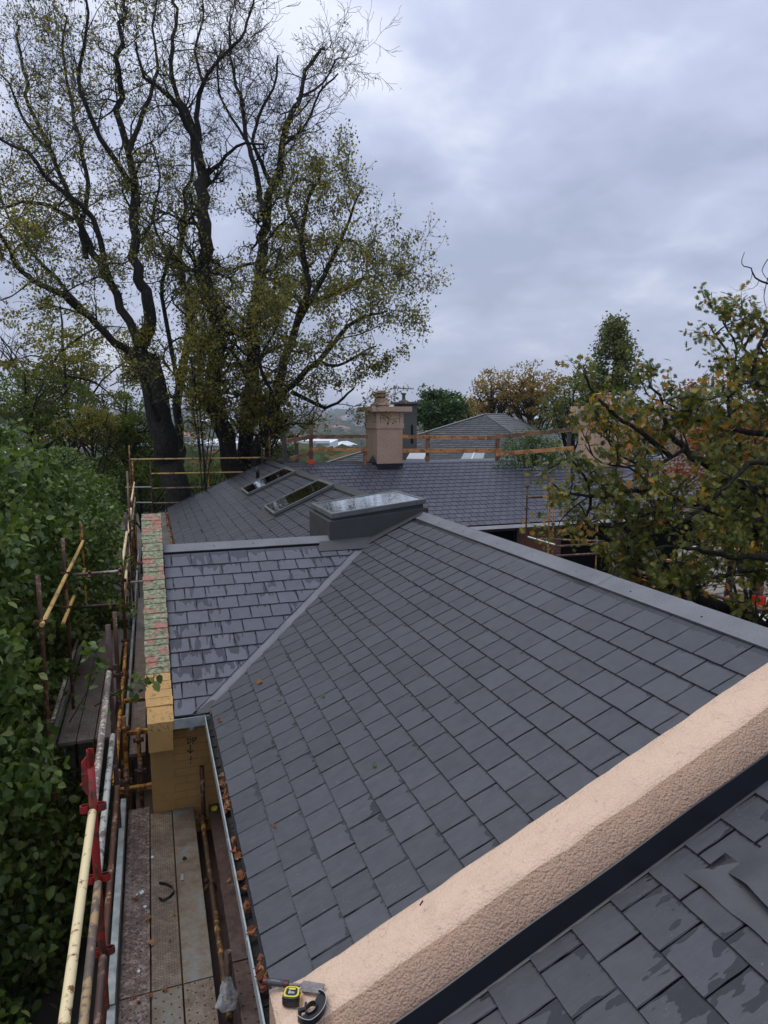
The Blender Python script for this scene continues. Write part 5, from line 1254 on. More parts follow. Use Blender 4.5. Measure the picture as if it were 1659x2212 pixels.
bushy_tree('brownish autumn tree just right of the round green tree', 1012, 905, 52, 70, 90, 'lf_rust2' if 'lf_rust2' in M else 'lf_autumn', 3000, .18, .15, 40, .6)
bushy_tree('open autumn oak with sky showing through, left of the pair', 1062, 855, 46, 90, 110, 'lf_autumn', 2600, .16, .2, 60, .5, shell=.4, limbs=22)
bushy_tree('wider open autumn oak with sky showing through, right of the pair', 1150, 855, 44, 150, 130, 'lf_autumn', 5200, .16, .25, 90, .5, shell=.4, limbs=26)
bushy_tree('green tree between the autumn oaks and the tall poplar', 1240, 880, 36, 130, 140, 'lf_pop', 6000, .14, .15, 80, .45)
# tall poplar
pr = thing('poplar_tree', 'tall pointed green poplar standing above the roofs at right', 'tree', at(1312, 1000, 34))
tr = Tree(); base = at(1318, 1100, 34); tp = at(1327, 700, 34); tr.limb([base, at(1318, 950, 34), at(1322, 830, 34), tp], .28, .03, 8)
PP = []
for i in range(115):
    f_ = random.random()**.9; s = Vector(base).lerp(Vector(tp), .25+.75*f_); yy = 960-250*f_
    wr = (74*(1-f_)**.8+12)*34/F; a = random.uniform(0, 6.28); e = s+Vector((wr*math.cos(a), wr*math.sin(a), wr*.75))
    tr.limb([s, s.lerp(e, .5)-Vector((0, 0, .05)), e], .05*(1.1-f_), .01, 4)
    m = int(150*(1.1-f_)+40); tt = rng.uniform(.3, 1.05, m)[:, None]; PP.append(np.array(s)*(1-tt)+np.array(e)*tt+rng.normal(0, .17, (m, 3)))
tr.finish(pr); leaves('foliage', np.concatenate(PP), .155, LEAF_DIA, M['lf_pop'], pr, droop=.3)
# bamboo behind the ridge
bb = thing('bamboo_clump', 'feathery pale green bamboo clump behind the timber guard', 'bamboo', at(1150, 1000, 24.5)); mb = MB(); PP = []
for i in range(26):
    x = random.uniform(1085, 1210); top = 925+abs(x-1150)*.5+random.uniform(-8, 25); a = Vector(at(x+random.uniform(-15, 15), 1010, 24.2)); b = Vector(at(x, top, 24.2+random.uniform(-.6, .6)))
    mb.tube([a, a.lerp(b, .6)+Vector((0, 0, .05)), b+Vector((random.uniform(-.1, .1), 0, 0))], [.012, .009, .004], 4)
    m = 60; tt = rng.uniform(.05, 1.05, m)[:, None]; PP.append(np.array(a)*(1-tt)+np.array(b)*tt+rng.normal(0, .09, (m, 3)))
mb.build('cane', M['lf_bamboo'], bb)
LEAF_NARROW = (T([(0,0,0),(.10,.4,.03),(0,1,-.05),(-.10,.4,.03)]), np.array([(0,1,2),(0,2,3)]))
leaves('foliage', np.concatenate(PP), .22, LEAF_NARROW, M['lf_bamboo'], bb, droop=.3)
# ================================================================== OAK AT RIGHT
ok = thing('oak_tree', 'oak with lobed green and yellow leaves reaching in from the right edge', 'tree', at(1900, 1500, 9)); tr = Tree()
def ol(pts, d0, d1, r0, r1, every=.19, length=.66, start=.12):
    m = len(pts)-1; P = [at(x, y, d0+(d1-d0)*i/m+random.uniform(-.08, .08)) for i, (x, y) in enumerate(pts)]
    if pts[0][0] >= 1700:
        q = at(1935, min(1450, pts[0][1]+130), 9.4); P = [q]+P; r0 *= 1.15
    out, rs = tr.limb(P, r0, r1, 8); tr.clothe(out, rs, every, length, 2, None, start, kids=(5, 4), wob=.36, up=.06)
tb = at(1935, 1450, 9.4); tr.limb([(tb[0], tb[1], -3.5), (tb[0]+.05, tb[1], -1.5), tuple(tb), tuple(at(1935, 1150, 9.4)), tuple(at(1925, 850, 9.5)), tuple(at(1940, 600, 9.6))], .24, .06, 12)
ol([(1900, 1500), (1750, 1400), (1600, 1330), (1488, 1291), (1433, 1235), (1377, 1183), (1358, 1154), (1330, 1120)], 8.6, 8.2, .13, .02)
ol([(1850, 1180), (1700, 1090), (1592, 1049), (1563, 1027), (1514, 994), (1481, 968), (1447, 938), (1436, 901), (1429, 871), (1405, 830)], 8.2, 8., .08, .012)
ol([(1800, 860), (1659, 834), (1615, 823), (1577, 849), (1537, 860), (1488, 886), (1440, 870)], 7.8, 7.6, .035, .01)
ol([(1800, 960), (1615, 934), (1563, 923), (1488, 904), (1440, 885), (1400, 890)], 8.2, 8.4, .045, .01)
ol([(1447, 986), (1377, 927), (1332, 901), (1302, 871), (1280, 845), (1265, 812), (1262, 790)], 8., 7.7, .03, .008, every=.34, length=.42)
ol([(1800, 1150), (1600, 1120), (1485, 1087), (1414, 1057), (1340, 1068), (1273, 1072), (1221, 1061), (1195, 1050)], 8., 7.5, .045, .008)
ol([(1481, 968), (1414, 1009), (1366, 997), (1325, 971), (1310, 938), (1322, 915)], 8., 7.8, .022, .007)
ol([(1377, 1183), (1300, 1160), (1265, 1124), (1276, 1079), (1262, 1031), (1228, 990), (1222, 975)], 8.2, 7.6, .03, .007)
ol([(1700, 1000), (1592, 957), (1577, 826), (1592, 752), (1563, 700), (1562, 668)], 8.6, 8.8, .03, .006)
ol([(1800, 700), (1659, 715), (1622, 812), (1574, 767), (1551, 726), (1530, 700)], 8., 8.2, .03, .007)
ol([(1850, 1200), (1659, 1203), (1600, 1202), (1525, 1195), (1470, 1180), (1400, 1190)], 7.6, 7.4, .05, .01)
ol([(1850, 1300), (1700, 1255), (1620, 1230), (1560, 1245), (1500, 1270), (1440, 1285)], 7.8, 7.8, .04, .01)
ol([(1800, 1050), (1690, 1010), (1620, 1000), (1560, 1060), (1500, 1110), (1450, 1140)], 7.4, 7.2, .04, .01)
ol([(1850, 900), (1720, 870), (1640, 800), (1610, 750), (1630, 720)], 8.4, 8.8, .04, .01)
ol([(1850, 850), (1740, 800), (1690, 760), (1650, 745)], 8, 8.4, .04, .01)
ol([(1500, 1110), (1430, 1105), (1370, 1120), (1320, 1140), (1290, 1120)], 7.8, 8., .02, .007)
ol([(1447, 986), (1400, 950), (1385, 925), (1400, 905)], 8.1, 8.3, .02, .007, start=.05)
ol([(1414, 1057), (1360, 1010), (1300, 1000), (1262, 960)], 8., 7.8, .016, .006, start=.05)
ol([(1485, 1087), (1420, 1130), (1370, 1180), (1345, 1215)], 8.2, 8.1, .02, .006, start=.05)
ol([(1273, 1072), (1240, 1095), (1215, 1120), (1205, 1140)], 7.6, 7.6, .010, .005, start=.05)
ol([(1488, 1291), (1450, 1262), (1400, 1250), (1350, 1232), (1310, 1200)], 8.6, 8.4, .02, .006, start=.05)
ol([(1880, 1000), (1750, 930), (1660, 900), (1600, 880), (1530, 930)], 9, 9.3, .05, .01)
ol([(1880, 1120), (1740, 1060), (1640, 1060), (1560, 1140), (1520, 1200)], 9, 9.3, .05, .01)
tr.finish(ok); P_ = tr.leafpts(7.4, .05); P_ = near_leaves(P_, .084, LEAF_OAK, M['lf_oak'], ok, 300)
leaves('foliage', P_, .084, LEAF_OAK, M['lf_oak'], ok, droop=.5); print('oak leaves', len(P_))
# bare twig top right corner + hanging twig
tr = Tree(); P__ = [at(x, y, 7.5) for x, y in ((1720, 640), (1659, 612), (1632, 600), (1622, 580), (1602, 570), (1608, 545))]; tr.limb(P__, .014, .003, 6)
for q in ((1640, 606), (1625, 590), (1655, 612)): tr.sub(at(*q, 7.5), (random.gauss(0, 1), 0, random.gauss(0, 1)), .25, .004, 1, 2, kids=(2,), leafy=0)
for pth in (((1659, 600), (1650, 640), (1656, 668)), ((1659, 560), (1646, 585), (1659, 605))): tr.limb([at(x, y, 7.6) for x, y in pth], .006, .003, 5)
rt_ = thing('bare_branch', 'bare dark twig reaching into the sky at the right edge', 'branch', at(1720, 640, 7.5)); tr.finish(rt_)
bushy_tree('rusty red maple glowing behind the oak leaves at far right', 1590, 980, 17, 330, 330, 'lf_rust', 7000, .11, .12, 90, .45, shell=.3)
bushy_tree('olive green tree deep behind the oak at the right edge', 1640, 1110, 13, 260, 240, 'lf_pop', 5000, .11, .1, 80, .4, shell=.3)
# ================================================================== PEAR TREE HEDGE (left)
def pear(label, c, r, n, near=0, tm=LEAF_OVAL, size=.105, blobs=110, br=.30):
    root = thing('pear_tree', label, 'tree', (c[0], c[1], -3.5), 'row of pear trees along the scaffold'); tr = Tree()
    b = Vector((c[0], c[1], -3.5)); top = Vector((c[0], c[1], c[2]+r[2]*.85)); tr.limb([b, b.lerp(top, .5), top], .09, .02, 8)
    for i in range(26):
        s = b.lerp(top, random.uniform(.25, .95)); a = random.uniform(0, 6.28); e = s+Vector((r[0]*.8*math.cos(a), r[1]*.8*math.sin(a), r[2]*.28))
        tr.limb([s, s.lerp(e, .5)+Vector((0, 0, -.05)), e], .022, .005, 4)
    tr.finish(root)
    P, u = blob_points(c, r, n, blobs, br, .72)
    P2, u2 = blob_points(c, np.array(r)*.8, n//4, 60, br*1.3, .5); P = np.concatenate([P, P2]); u = np.concatenate([u, u2])
    if near:
        keepm = P[:, 0] < -.99
        P = P[keepm]; u = u[keepm]
    if near > 1:
        d_ = np.linalg.norm(P-CAM, axis=1); rest = near_leaves(P, size, tm, M['lf_pear'], root, near, droop=.6); P = rest; u = None
    leaves('foliage', P, size, tm, M['lf_pear'], root, droop=.9, spread=1.4, outward=u, ow=.35 if u is not None else 0)
    return root
pear('pear tree nearest the camera at the lower left edge', (-2.85, -2.6, -2.6), (1.35, 1.7, 1.9), 12000, 1)
pear('second pear tree with its top beside the near red post', (-3.05, -.2, .2), (1.45, 1.5, 2.65), 17000, 300)
pear('third pear tree leaning over the side bay rails', (-2.88, 2.3, .3), (1.3, 1.5, 2.6), 16000, 1)
pear('fourth pear tree behind the rusty side bay posts', (-2.95, 4.7, .4), (1.35, 1.5, 2.4), 13000)
pear('fifth pear tree in the row beyond the side bay', (-2.68, 7.2, .1), (1.45, 1.6, 2.3), 11000)
pear('sixth pear tree in the row, left of the toe board', (-2.68, 9.8, -.1), (1.5, 1.6, 2.2), 9500, tm=LEAF_DIA)
pear('seventh pear tree in the row near the yellow far post', (-2.9, 12.6, -.1), (1.6, 1.7, 2.1), 9500, tm=LEAF_DIA)
pear('farthest pear tree of the row behind the yellow far post', (-3.15, 15.6, -.1), (1.85, 1.8, 2.2), 9000, tm=LEAF_DIA)
pear('lower pear growth beneath the side bay scaffold', (-2.3, 1.2, -2.4), (.95, 2.6, 1.2), 9000, 1)
pear('low pear growth filling in below the far part of the row', (-2.65, 9.5, -2.2), (1.4, 5.2, 1.4), 9000, tm=LEAF_DIA)
pear('tall back row pear tree at the left picture edge', (-4.6, 7.5, .5), (1.5, 2.6, 2.5), 10000, tm=LEAF_DIA)
pear('far back row pear tree under the elm branches', (-5.2, 13, .3), (1.9, 2.8, 2.4), 9000, tm=LEAF_DIA)
# sprays of leaves over the parapet
def spray(label, pts, d, n):
    root = thing('pear_branch', label, 'branch', at(*pts[0], d)); tr = Tree(); P = [at(x, y, d) for x, y in pts]; out, rs = tr.limb(P, .007, .002, 5); tr.finish(root)
    for i in range(n):
        k = min(len(out)-1, int(len(out)*(random.random()**.45))); p = np.array(out[k])+rng.normal(0, .045, 3)
        V, Fa = leaf_arrays(p[None], .085, LEAF_OVAL, droop=.6); link('leaf', fastmesh('leaf', V, Fa, M['lf_pear']), root)
spray('leafy pear twig reaching over the yellow end of the brick parapet', ((205, 1525), (255, 1495), (290, 1478), (325, 1463)), 6.4, 34)
spray('small leafy pear twig beside the toe board of the inner row', ((235, 1215), (262, 1210), (285, 1212)), 9.4, 26)
spray('leafy pear twig hanging low over the far toe board', ((240, 1290), (265, 1300), (285, 1325)), 8.5, 22)
spray('pear twig with curling leaves in front of the side bay deck', ((150, 1560), (185, 1500), (215, 1440), (200, 1400)), 6., 40)
# ================================================================== GROUND, FAR HILLS
def ghgt(r, a):
    if r < 32: z = -3.4
    elif r < 320: u = (r-32)/288; z = -3.4-26*(3*u*u-2*u**3)
    elif r < 900: z = -29.4
    else: u = min(1, (r-900)/3000); z = -29.4+(74+10*math.sin(a*7)+6*math.sin(a*17+1))*(u**1.15)
    return z + (mnoise.noise(Vector((r*.004*math.cos(a), r*.004*math.sin(a), 0)))*min(9, r*.012) if r > 60 else 0)
mb = MB(); rs_ = [0, 12, 24, 32, 45, 60, 80, 110, 150, 200, 260, 320, 420, 560, 750, 900, 1150, 1500, 1900, 2300, 2700, 3100, 3500, 3900, 4500]; na = 96
for r in rs_:
    for j in range(na): a = 2*math.pi*j/na; mb.v.append((r*math.sin(a), r*math.cos(a), ghgt(r, a) if r > 0 else -3.4))
for i in range(len(rs_)-1):
    for j in range(na): a0 = i*na+j; a1 = i*na+(j+1) % na; mb.f.append((a0, a0+na, a1+na, a1)); mb.mi.append(0 if rs_[i] < 60 else 1)
gm = mb.mesh('ground', [M['ground'], M['farland']], True); tag(link('ground', gm), kind='structure')
# far woods as thousands of small crowns (one mass) and countable far houses
ico = []; ph = (1+5**.5)/2
iv = T([(-1,ph,0),(1,ph,0),(-1,-ph,0),(1,-ph,0),(0,-1,ph),(0,1,ph),(0,-1,-ph),(0,1,-ph),(ph,0,-1),(ph,0,1),(-ph,0,-1),(-ph,0,1)])/1.9
jf = np.array([(0,11,5),(0,5,1),(0,1,7),(0,7,10),(0,10,11),(1,5,9),(5,11,4),(11,10,2),(10,7,6),(7,1,8),(3,9,4),(3,4,2),(3,2,6),(3,6,8),(3,8,9),(4,9,5),(2,4,11),(6,2,10),(8,6,7),(9,8,1)])
C_ = []; S_ = []
for k in range(11000):
    r = 45+ (random.random()**1.7)*3900; a = YAW+R(random.uniform(-40, 40)); s = random.uniform(2.2, 4.5)*(1+min(1.6, r/900))
    if r < 130 and R(5) < a-YAW < R(40) : continue
    if r < 150: s *= .6
    C_.append((r*math.sin(a), r*math.cos(a), ghgt(r, a)+s*.5)); S_.append((s*random.uniform(.8, 1.3), s*random.uniform(.8, 1.3), s*random.uniform(.7, 1.3)))
C_ = np.array(C_); S_ = np.array(S_); n = len(C_)
V = (C_[:, None, :]+iv[None]*S_[:, None, :]*rng.uniform(.75, 1.25, (n, 12, 1))).reshape(-1, 3); Fa = (jf[None]+(np.arange(n)*12)[:, None, None]).reshape(-1, 3)
o = link('distant_woods', fastmesh('distant_woods', V, Fa, M['crown_far'])); tag(o, 'hazy mass of distant suburban trees on the hills', 'woods', kind='stuff')
hw = [];
for wc, rc in (((.62, .60, .58), (.20, .10, .08)), ((.70, .70, .72), (.22, .23, .25)), ((.40, .28, .22), (.25, .12, .09)), ((.75, .75, .78), (.75, .75, .78))):
    wm_ = plain('far_wall', wc, .8); rm_ = plain('far_roof', rc, .7); mb = MB(); mb.box(-6, 6, -4.5, 4.5, 0, 4.2)
    mb.add([(-6.5, -5, 4.2), (6.5, -5, 4.2), (6.5, 5, 4.2), (-6.5, 5, 4.2), (-3, 0, 7), (3, 0, 7)], [(0,1,5,4), (1,2,5), (2,3,4,5), (3,0,4)], 1); hw.append(mb.mesh('far_house', [wm_, rm_]))
for k in range(150):
    r = 260+(random.random()**1.1)*3300; a = YAW+R(random.uniform(-31, 31)); s = random.uniform(.9, 1.7)*(1+r/2600)
    o = link('far_house', random.choice(hw), None, (r*math.sin(a), r*math.cos(a), ghgt(r, a)+2.2), (0, 0, random.uniform(0, 3.1))); o.scale = (s*random.uniform(.8, 2.2), s, s)
    tag(o, 'tiny hazy house on the distant hillside', 'house', 'far suburban houses')
def wbuild(label, px0, px1, py0, py1, d, mat='white2', bands=0):
    a = at(px0, py0, d); b = at(px1, py0, d); zt = a[2]; t = thing('white_building', label, 'building', tuple((a+b)/2)); w_ = (b-a); n_ = Vector((w_[1], -w_[0], 0)).normalized()*-1
    if Vector(FW).dot(n_) < 0: n_ = -n_
    zb_ = zt-9; dp = n_*14
    mb = MB(); A_, B_ = Vector(a), Vector(b); base = [Vector((p.x, p.y, zb_)) for p in (A_, B_, B_+dp, A_+dp)]; tp_ = [Vector((p.x, p.y, zt)) for p in (A_, B_, B_+dp, A_+dp)]
    mb.hexa(base, tp_); mb.build('wall', M[mat], t)
    for k in range(bands):
        z = zt-.8-1.9*k; p = A_.lerp(B_, .05); q = A_.lerp(B_, .60)
        mb = MB(); mb.bar((p.x, p.y, z), (q.x, q.y, z), .1, .75); mb.build('window_band', M['dark'], t)
    mb = MB(); p = A_; q = B_; mb.bar((p.x, p.y, zt+.12), (q.x, q.y, zt+.12), .8, .3); mb.build('parapet', M[mat], t)
wbuild('white flat roofed building behind the elms, left part with a recessed porch', 393, 478, 962, 1010, 70, 'white2', 1)
wbuild('taller white block rising behind the left white building', 425, 462, 953, 1010, 82)
wbuild('long white building behind the roof vents and timber posts', 565, 712, 957, 1005, 75, 'white2', 1)
wbuild('low white building glimpsed under the left elm branches', 300, 420, 1040, 1075, 55)
# ================================================================== SMALL THINGS
def onDeck(px, py, z=DZ): return on(px, py, 'z', z)
k5 = lambda x, y: (x*.3968, 1426.4+y*.3968)
LEAFD = []
for j in range(5):
    v, f_ = LEAF_OAK if j % 2 else LEAF_OVAL; v = v.copy(); v[:, 2] += (v[:, 0]**2)*random.uniform(1.0, 2.6)+random.uniform(-.3, .5)*(v[:, 1]-.5)**2+rng.normal(0, .03, len(v)); v[:, 1] -= .5
    me = bpy.data.meshes.new('fallen_leaf'); me.from_pydata([tuple(q) for q in v], [], [tuple(int(a) for a in q) for q in f_]); me.materials.append(M['dryleaf']); LEAFD.append(me)
def dry(p, s, label, group, tilt=.3, nrm=None, mat=None):
    me = random.choice(LEAFD)
    if mat: me = me.copy(); me.materials[0] = M[mat]
    o = link('fallen_leaf', me, None, p, (random.gauss(0, tilt), random.gauss(0, tilt), random.uniform(0, 6.28))); o.scale = (s, s, s); return tag(o, label, 'leaf', group)
for y0, y1, n, cl in ((-.14, -.04, 8, 'in the small clump at the valley corner'), (-1.95, -1.40, 34, 'in the long heap beside the yellow cap'), (-2.62, -2.35, 16, 'in the second heap down from the corner'), (-2.90, -2.66, 12, 'in the third heap down from the corner'), (-3.12, -3.03, 5, 'in the small bunch below the third heap'), (-3.32, -3.25, 4, 'in the little pile midway to the tools'), (-3.72, -3.50, 14, 'in the heap just above the chisel handle')):
    for _ in range(n): dry((random.uniform(-.012, .036), random.uniform(y0, y1), random.uniform(-.045, .008)), random.uniform(.040, .075), 'dry leaf in the near gutter '+cl, 'brown leaves in the near gutter', .6)
P_ = np.stack([rng.uniform(-.02, .05, 420), rng.uniform(6.0, 16.4, 420), rng.uniform(-.05, .0, 420)], 1)
V, Fa = leaf_arrays(P_, .085, LEAF_OVAL, droop=0.); o = link('gutter_leaf_litter', fastmesh('gutter_leaf_litter', V, Fa, M['dryleaf'])); tag(o, 'rusty leaf litter filling the far gutter below the far slates', 'leaf litter', kind='stuff')
def onSl(px, py, plane=1, h=.022):
    r = FW + RT*(px-CX)/F + UP*(CY-py)/F; nrm = np.array([-SLP, 0, 1.]); s_ = (nrm@(np.array([0, 0, h])-CAM))/(nrm@r); return CAM+r*s_
for px, py, s, lab, m in ((560, 1474, .085, 'curled brown leaf on the slates near the valley', None), (602, 1510, .05, 'small yellow leaf on the slates left of the green one', 'lf_elm2'), (697, 1504, .055, 'green leaf lying on the middle of the slates', 'lf_green'), (592, 1786, .05, 'small orange brown leaf on the slates above the gutter', None),
                          (474, 1556, .08, 'long curled tan leaf at the eave corner', None), (808, 1652, .05, 'tiny yellow green leaf in the centre of the near slates', 'lf_bamboo')):
    o = dry(onSl(px, py, 1, .035), s, lab, None, .3, mat=m); o.rotation_euler = (random.gauss(0, .2), -ANG+random.gauss(0, .2), random.uniform(0, 6))
for x, y, s, lab in ((735, 1300, .075, 'reddish brown leaf on the spotted plank beside white marks'), (805, 1405, .06, 'yellow and brown leaf near the middle plank joint'), (820, 1540, .07, 'brown leaf with a pale edge on the brown plank joint'), (898, 1795, .045, 'small orange leaf at the lower part of the deck'), (750, 1858, .05, 'square brown leaf at the plank seam'), (815, 1830, .05, 'dark red leaf near the plank seam'), (1245, 1195, .05, 'dark brown leaf on the rusty plank'), (725, 1835, .04, 'small maroon leaf left at the plank seam')):
    dry(onDeck(*k5(x, y), DZ+.012), s, lab, None, .25)
for x, y, lab in ((948, 1385, 'tiny pale yellow leaf on the perforated plank'), (925, 1525, 'tiny yellow leaf lower on the perforated plank')): dry(onDeck(*k5(x, y), DZ+.008), .03, lab, None, .1, mat='lf_elm2')
# black curved strap
pts = [onDeck(*k5(x, y), z) for (x, y), z in zip(((868, 1222), (905, 1228), (938, 1245), (950, 1272), (925, 1300), (890, 1318), (865, 1305)), (DZ+.03, DZ+.045, DZ+.05, DZ+.05, DZ+.04, DZ+.025, DZ+.008))]
mb = MB()
for a, b in zip(pts, pts[1:]):
    a = Vector(a); b = Vector(b); mb.hexa([a, b, b+Vector((0, 0, .003)), a+Vector((0, 0, .003))], [a+Vector((-.004, .008, .026)), b+Vector((-.004, .008, .026)), b+Vector((0, .011, .026)), a+Vector((0, .011, .026))])
tag(mb.build('curved_strap', M['black_plastic'], None), 'black curved strip lying on the perforated plank', 'strap')
p = onDeck(*k5(990, 1182), DZ+.004); mb = MB(); mb.hexa([(p[0]-.014, p[1]-.045, p[2]), (p[0]+.014, p[1]-.045, p[2]), (p[0]+.016, p[1]+.045, p[2]), (p[0]-.006, p[1]+.045, p[2])], [(p[0]-.014, p[1]-.045, p[2]+.003), (p[0]+.014, p[1]-.045, p[2]+.003), (p[0]+.016, p[1]+.045, p[2]+.003), (p[0]-.006, p[1]+.045, p[2]+.003)]); tag(mb.build('metal_offcut', M['galv'], None), 'small grey metal offcut on the plank joint', 'offcut')
def patch(label, px, py, s, mat, n=9, name='paint_mark'):
    p = onDeck(*k5(px, py), DZ+.002); mb = MB(); v = [(p[0]+s*random.uniform(.4, 1)*math.cos(2*math.pi*i/n), p[1]+1.3*s*random.uniform(.4, 1)*math.sin(2*math.pi*i/n), p[2]) for i in range(n)]; mb.add(v, [tuple(range(n))]); return tag(mb.build(name, M[mat], None), label, 'paint mark')
for x, y, s, m, lab in ((770, 1262, .030, 'paper', 'white flaking paint mark near the reddish leaf'), (745, 1275, .016, 'paper', 'smaller white paint fleck left of the flaking mark'), (790, 1340, .018, 'paper', 'white paint fleck on the plank joint'), (830, 1070, .018, 'paper', 'white chip at the upper plank joint'), (720, 1155, .022, 'deckpink', 'pinkish paint blotch on the spotted plank'), (830, 1545, .016, 'paper', 'white drop beside the brown leaf'), (755, 1690, .018, 'paper', 'white paint fleck low on the spotted plank'), (1005, 1080, .035, 'hole', 'black burnt mark on the grey plank')):
    patch(lab, x, y, s, m if m in M else 'deck1')
p = on(*k5(1168, 806), 'z', DZ+.0); MB_ = MB().lathe((p[0], p[1], DZ-.01), [(.034, 0), (.036, .02), (.030, .026), (.012, .027)], 20); tag(MB_.build('yellow_cap', M['yellow_plastic'], None, smooth=False), 'round yellow plastic cap beside the yellow wall', 'cap')
# plastic bag on the post
bgp = on(470, 2110, 'x', -.11); mb = MB()
sheet(mb, lambda u, v: (lambda a, rr: (-.095+rr*.9*math.cos(a), -2.56+rr*.7*math.sin(a), -1.13+.20*v))(u*6.283, (.085-.05*v)*(1+.28*mnoise.noise(Vector((u*7, v*4, 2)))+.12*math.sin(u*31+v*5))), 30, 12)
tag(mb.build('plastic_bag', M['bag'], None, smooth=True), 'clear crumpled plastic bag tied round the grey post end', 'bag')
# --- tools on the pink parapet
TZ = .352
q4 = lambda x, y: ((950+x*.2713)*.5486, (3750+y*.2713)*.5486)
def surf(x): return max(z1(x)+.302, .350)+.014
def tp(x, y, z):
    zz = z
    for _ in range(12): p = on(*q4(x, y), 'z', zz); zz = surf(p[0])+(z-TZ)
    return Vector(on(*q4(x, y), 'z', zz))
tl = thing('chisel', 'bolster chisel with maroon and grey handle lying on the parapet end', 'chisel', tp(640, 440, TZ))
a = tp(320, 415, TZ+.018); b = tp(385, 425, TZ+.018); c = tp(615, 455, TZ+.018); d_ = tp(690, 465, TZ+.018)
for (u, v, m, r) in ((a, b, 'maroon', .0165), (b, c, 'gripgrey', .0155), (c, d_, 'maroon', .0165)): 
    MB().tube([u, u.lerp(v, .1), u.lerp(v, .9), v], [r*.93, r, r, r*.93], 16).build('grip', M[m], tl, smooth=False, bevel=.0)
MB().tube([d_, tp(860, 480, TZ+.014)], .007, 10).build('shank', M['steel'], tl)
bl = [tp(862, 470, TZ+.010), tp(880, 585, TZ+.010), tp(1140, 615, TZ+.012), tp(1165, 585, TZ+.012), tp(1215, 475, TZ+.012), tp(905, 425, TZ+.012)]
mb = MB(); n = 6; mb.add([tuple(p) for p in bl]+[tuple(p+Vector((0, 0, .007))) for p in bl], [tuple(range(n)), tuple(range(n, 2*n))[::-1]]+[(i, (i+1) % n, (i+1) % n+n, i+n) for i in range(n)]); mb.build('blade', M['steel'], tl)
# lettering on the grip (flat print)
def text(s_, size, loc, rot, mat, parent, name='lettering', ext=.0004):
    cu = bpy.data.curves.new(name, 'FONT'); cu.body = s_; cu.size = size; cu.extrude = ext; cu.align_x = 'CENTER'; cu.align_y = 'CENTER'; cu.materials.append(M[mat])
    o = bpy.data.objects.new(name, cu); COL.objects.link(o); dg = bpy.context.evaluated_depsgraph_get(); me = bpy.data.meshes.new_from_object(o.evaluated_get(dg)); bpy.data.objects.remove(o)
    o = link(name, me, parent, loc); o.rotation_euler = rot; return o
mid = (b+c)/2; hd = (c-b).normalized(); ang = math.atan2(hd.y, hd.x)
text('TOMAN', .013, mid+Vector((0, -.004, .0155)), (0, 0, ang+math.pi), 'galv', tl)
tm_ = thing('tape_measure', 'black and yellow tape measure marked 8m resting on the chisel', 'tape measure', tp(720, 600, TZ))
# body: rounded box seen from above, face up
cen = tp(735, 560, TZ+.045); ux = (tp(860, 560, TZ+.045)-tp(610, 545, TZ+.045)); ux.z = 0; wx = ux.length; ux.normalize(); uy = Vector((-ux.y, ux.x, 0)); Z = Vector((0, 0, 1))
def outl(hw_, hh_, k=20, flat=True):
    pts = []
    for i in range(k):
        a_ = 2*math.pi*i/k; x, y = math.cos(a_), math.sin(a_)
        e_ = 3.2; x = math.copysign(abs(x)**(2/e_), x); y = math.copysign(abs(y)**(2/e_), y)
        if flat and y < 0: x *= 1.06
        pts.append((x*hw_, y*hh_))
    return pts
def slab(mb, ol_, z0, z1_, c_, shrink=1., off=(0, 0)):
    n = len(ol_); bt = [tuple(c_+ux*x+uy*y+Z*z0) for x, y in ol_]; tp__ = [tuple(c_+ux*(x*shrink+off[0])+uy*(y*shrink+off[1])+Z*z1_) for x, y in ol_]
    mb.add(bt+tp__, [tuple(range(n))[::-1], tuple(range(n, 2*n))]+[(i, (i+1) % n, (i+1) % n+n, i+n) for i in range(n)])
hw_ = wx/2; hh_ = wx*.46
base = Vector((cen.x, cen.y, surf(cen.x))); base += -uy*.008
mb = MB(); o_ = outl(hw_, hh_); slab(mb, o_, 0, .032, base); slab(mb, o_, .0321, .045, base, .90); mb.build('case', M['black_plastic'], tm_, bevel=.003)
mb = MB(); slab(mb, outl(hw_*.86, hh_*.82), .0452, .0465, base+uy*.004); mb.build('yellow_ring', M['yellow_plastic'], tm_)
mb = MB(); slab(mb, outl(hw_*.66, hh_*.62), .0467, .0477, base+uy*.004); mb.build('label_disc', M['black_plastic'], tm_)
mb = MB(); slab(mb, outl(hw_*.40, hh_*.15), .0479, .0486, base+uy*(.004+hh_*.36)); mb.build('yellow_badge', M['yellow_plastic'], tm_)
angt = math.atan2(ux.y, ux.x)
text('8m', .023, base-uy*.003+Z*.0484, (0, 0, angt), 'white', tm_); text('26ft', .009, base-uy*.020+Z*.0484, (0, 0, angt), 'white', tm_) if False else None
mb = MB(); 
pA = base+ux*(hw_*1.0)-uy*.006; mb.bar(pA+Z*.004-uy*.012, pA+Z*.038+uy*.004, .012, .006, up=(1, 0, 0)); mb.build('yellow_trim', M['yellow_orange'], tm_)
mb = MB(); q_ = base-ux*hw_*.80-uy*hh_*.65; mb.add([tuple(q_+Z*.0455), tuple(q_+ux*.012+Z*.0455), tuple(q_+uy*.012+Z*.0455)], [(0,1,2)]); mb.build('trim_mark', M['yellow_plastic'], tm_)
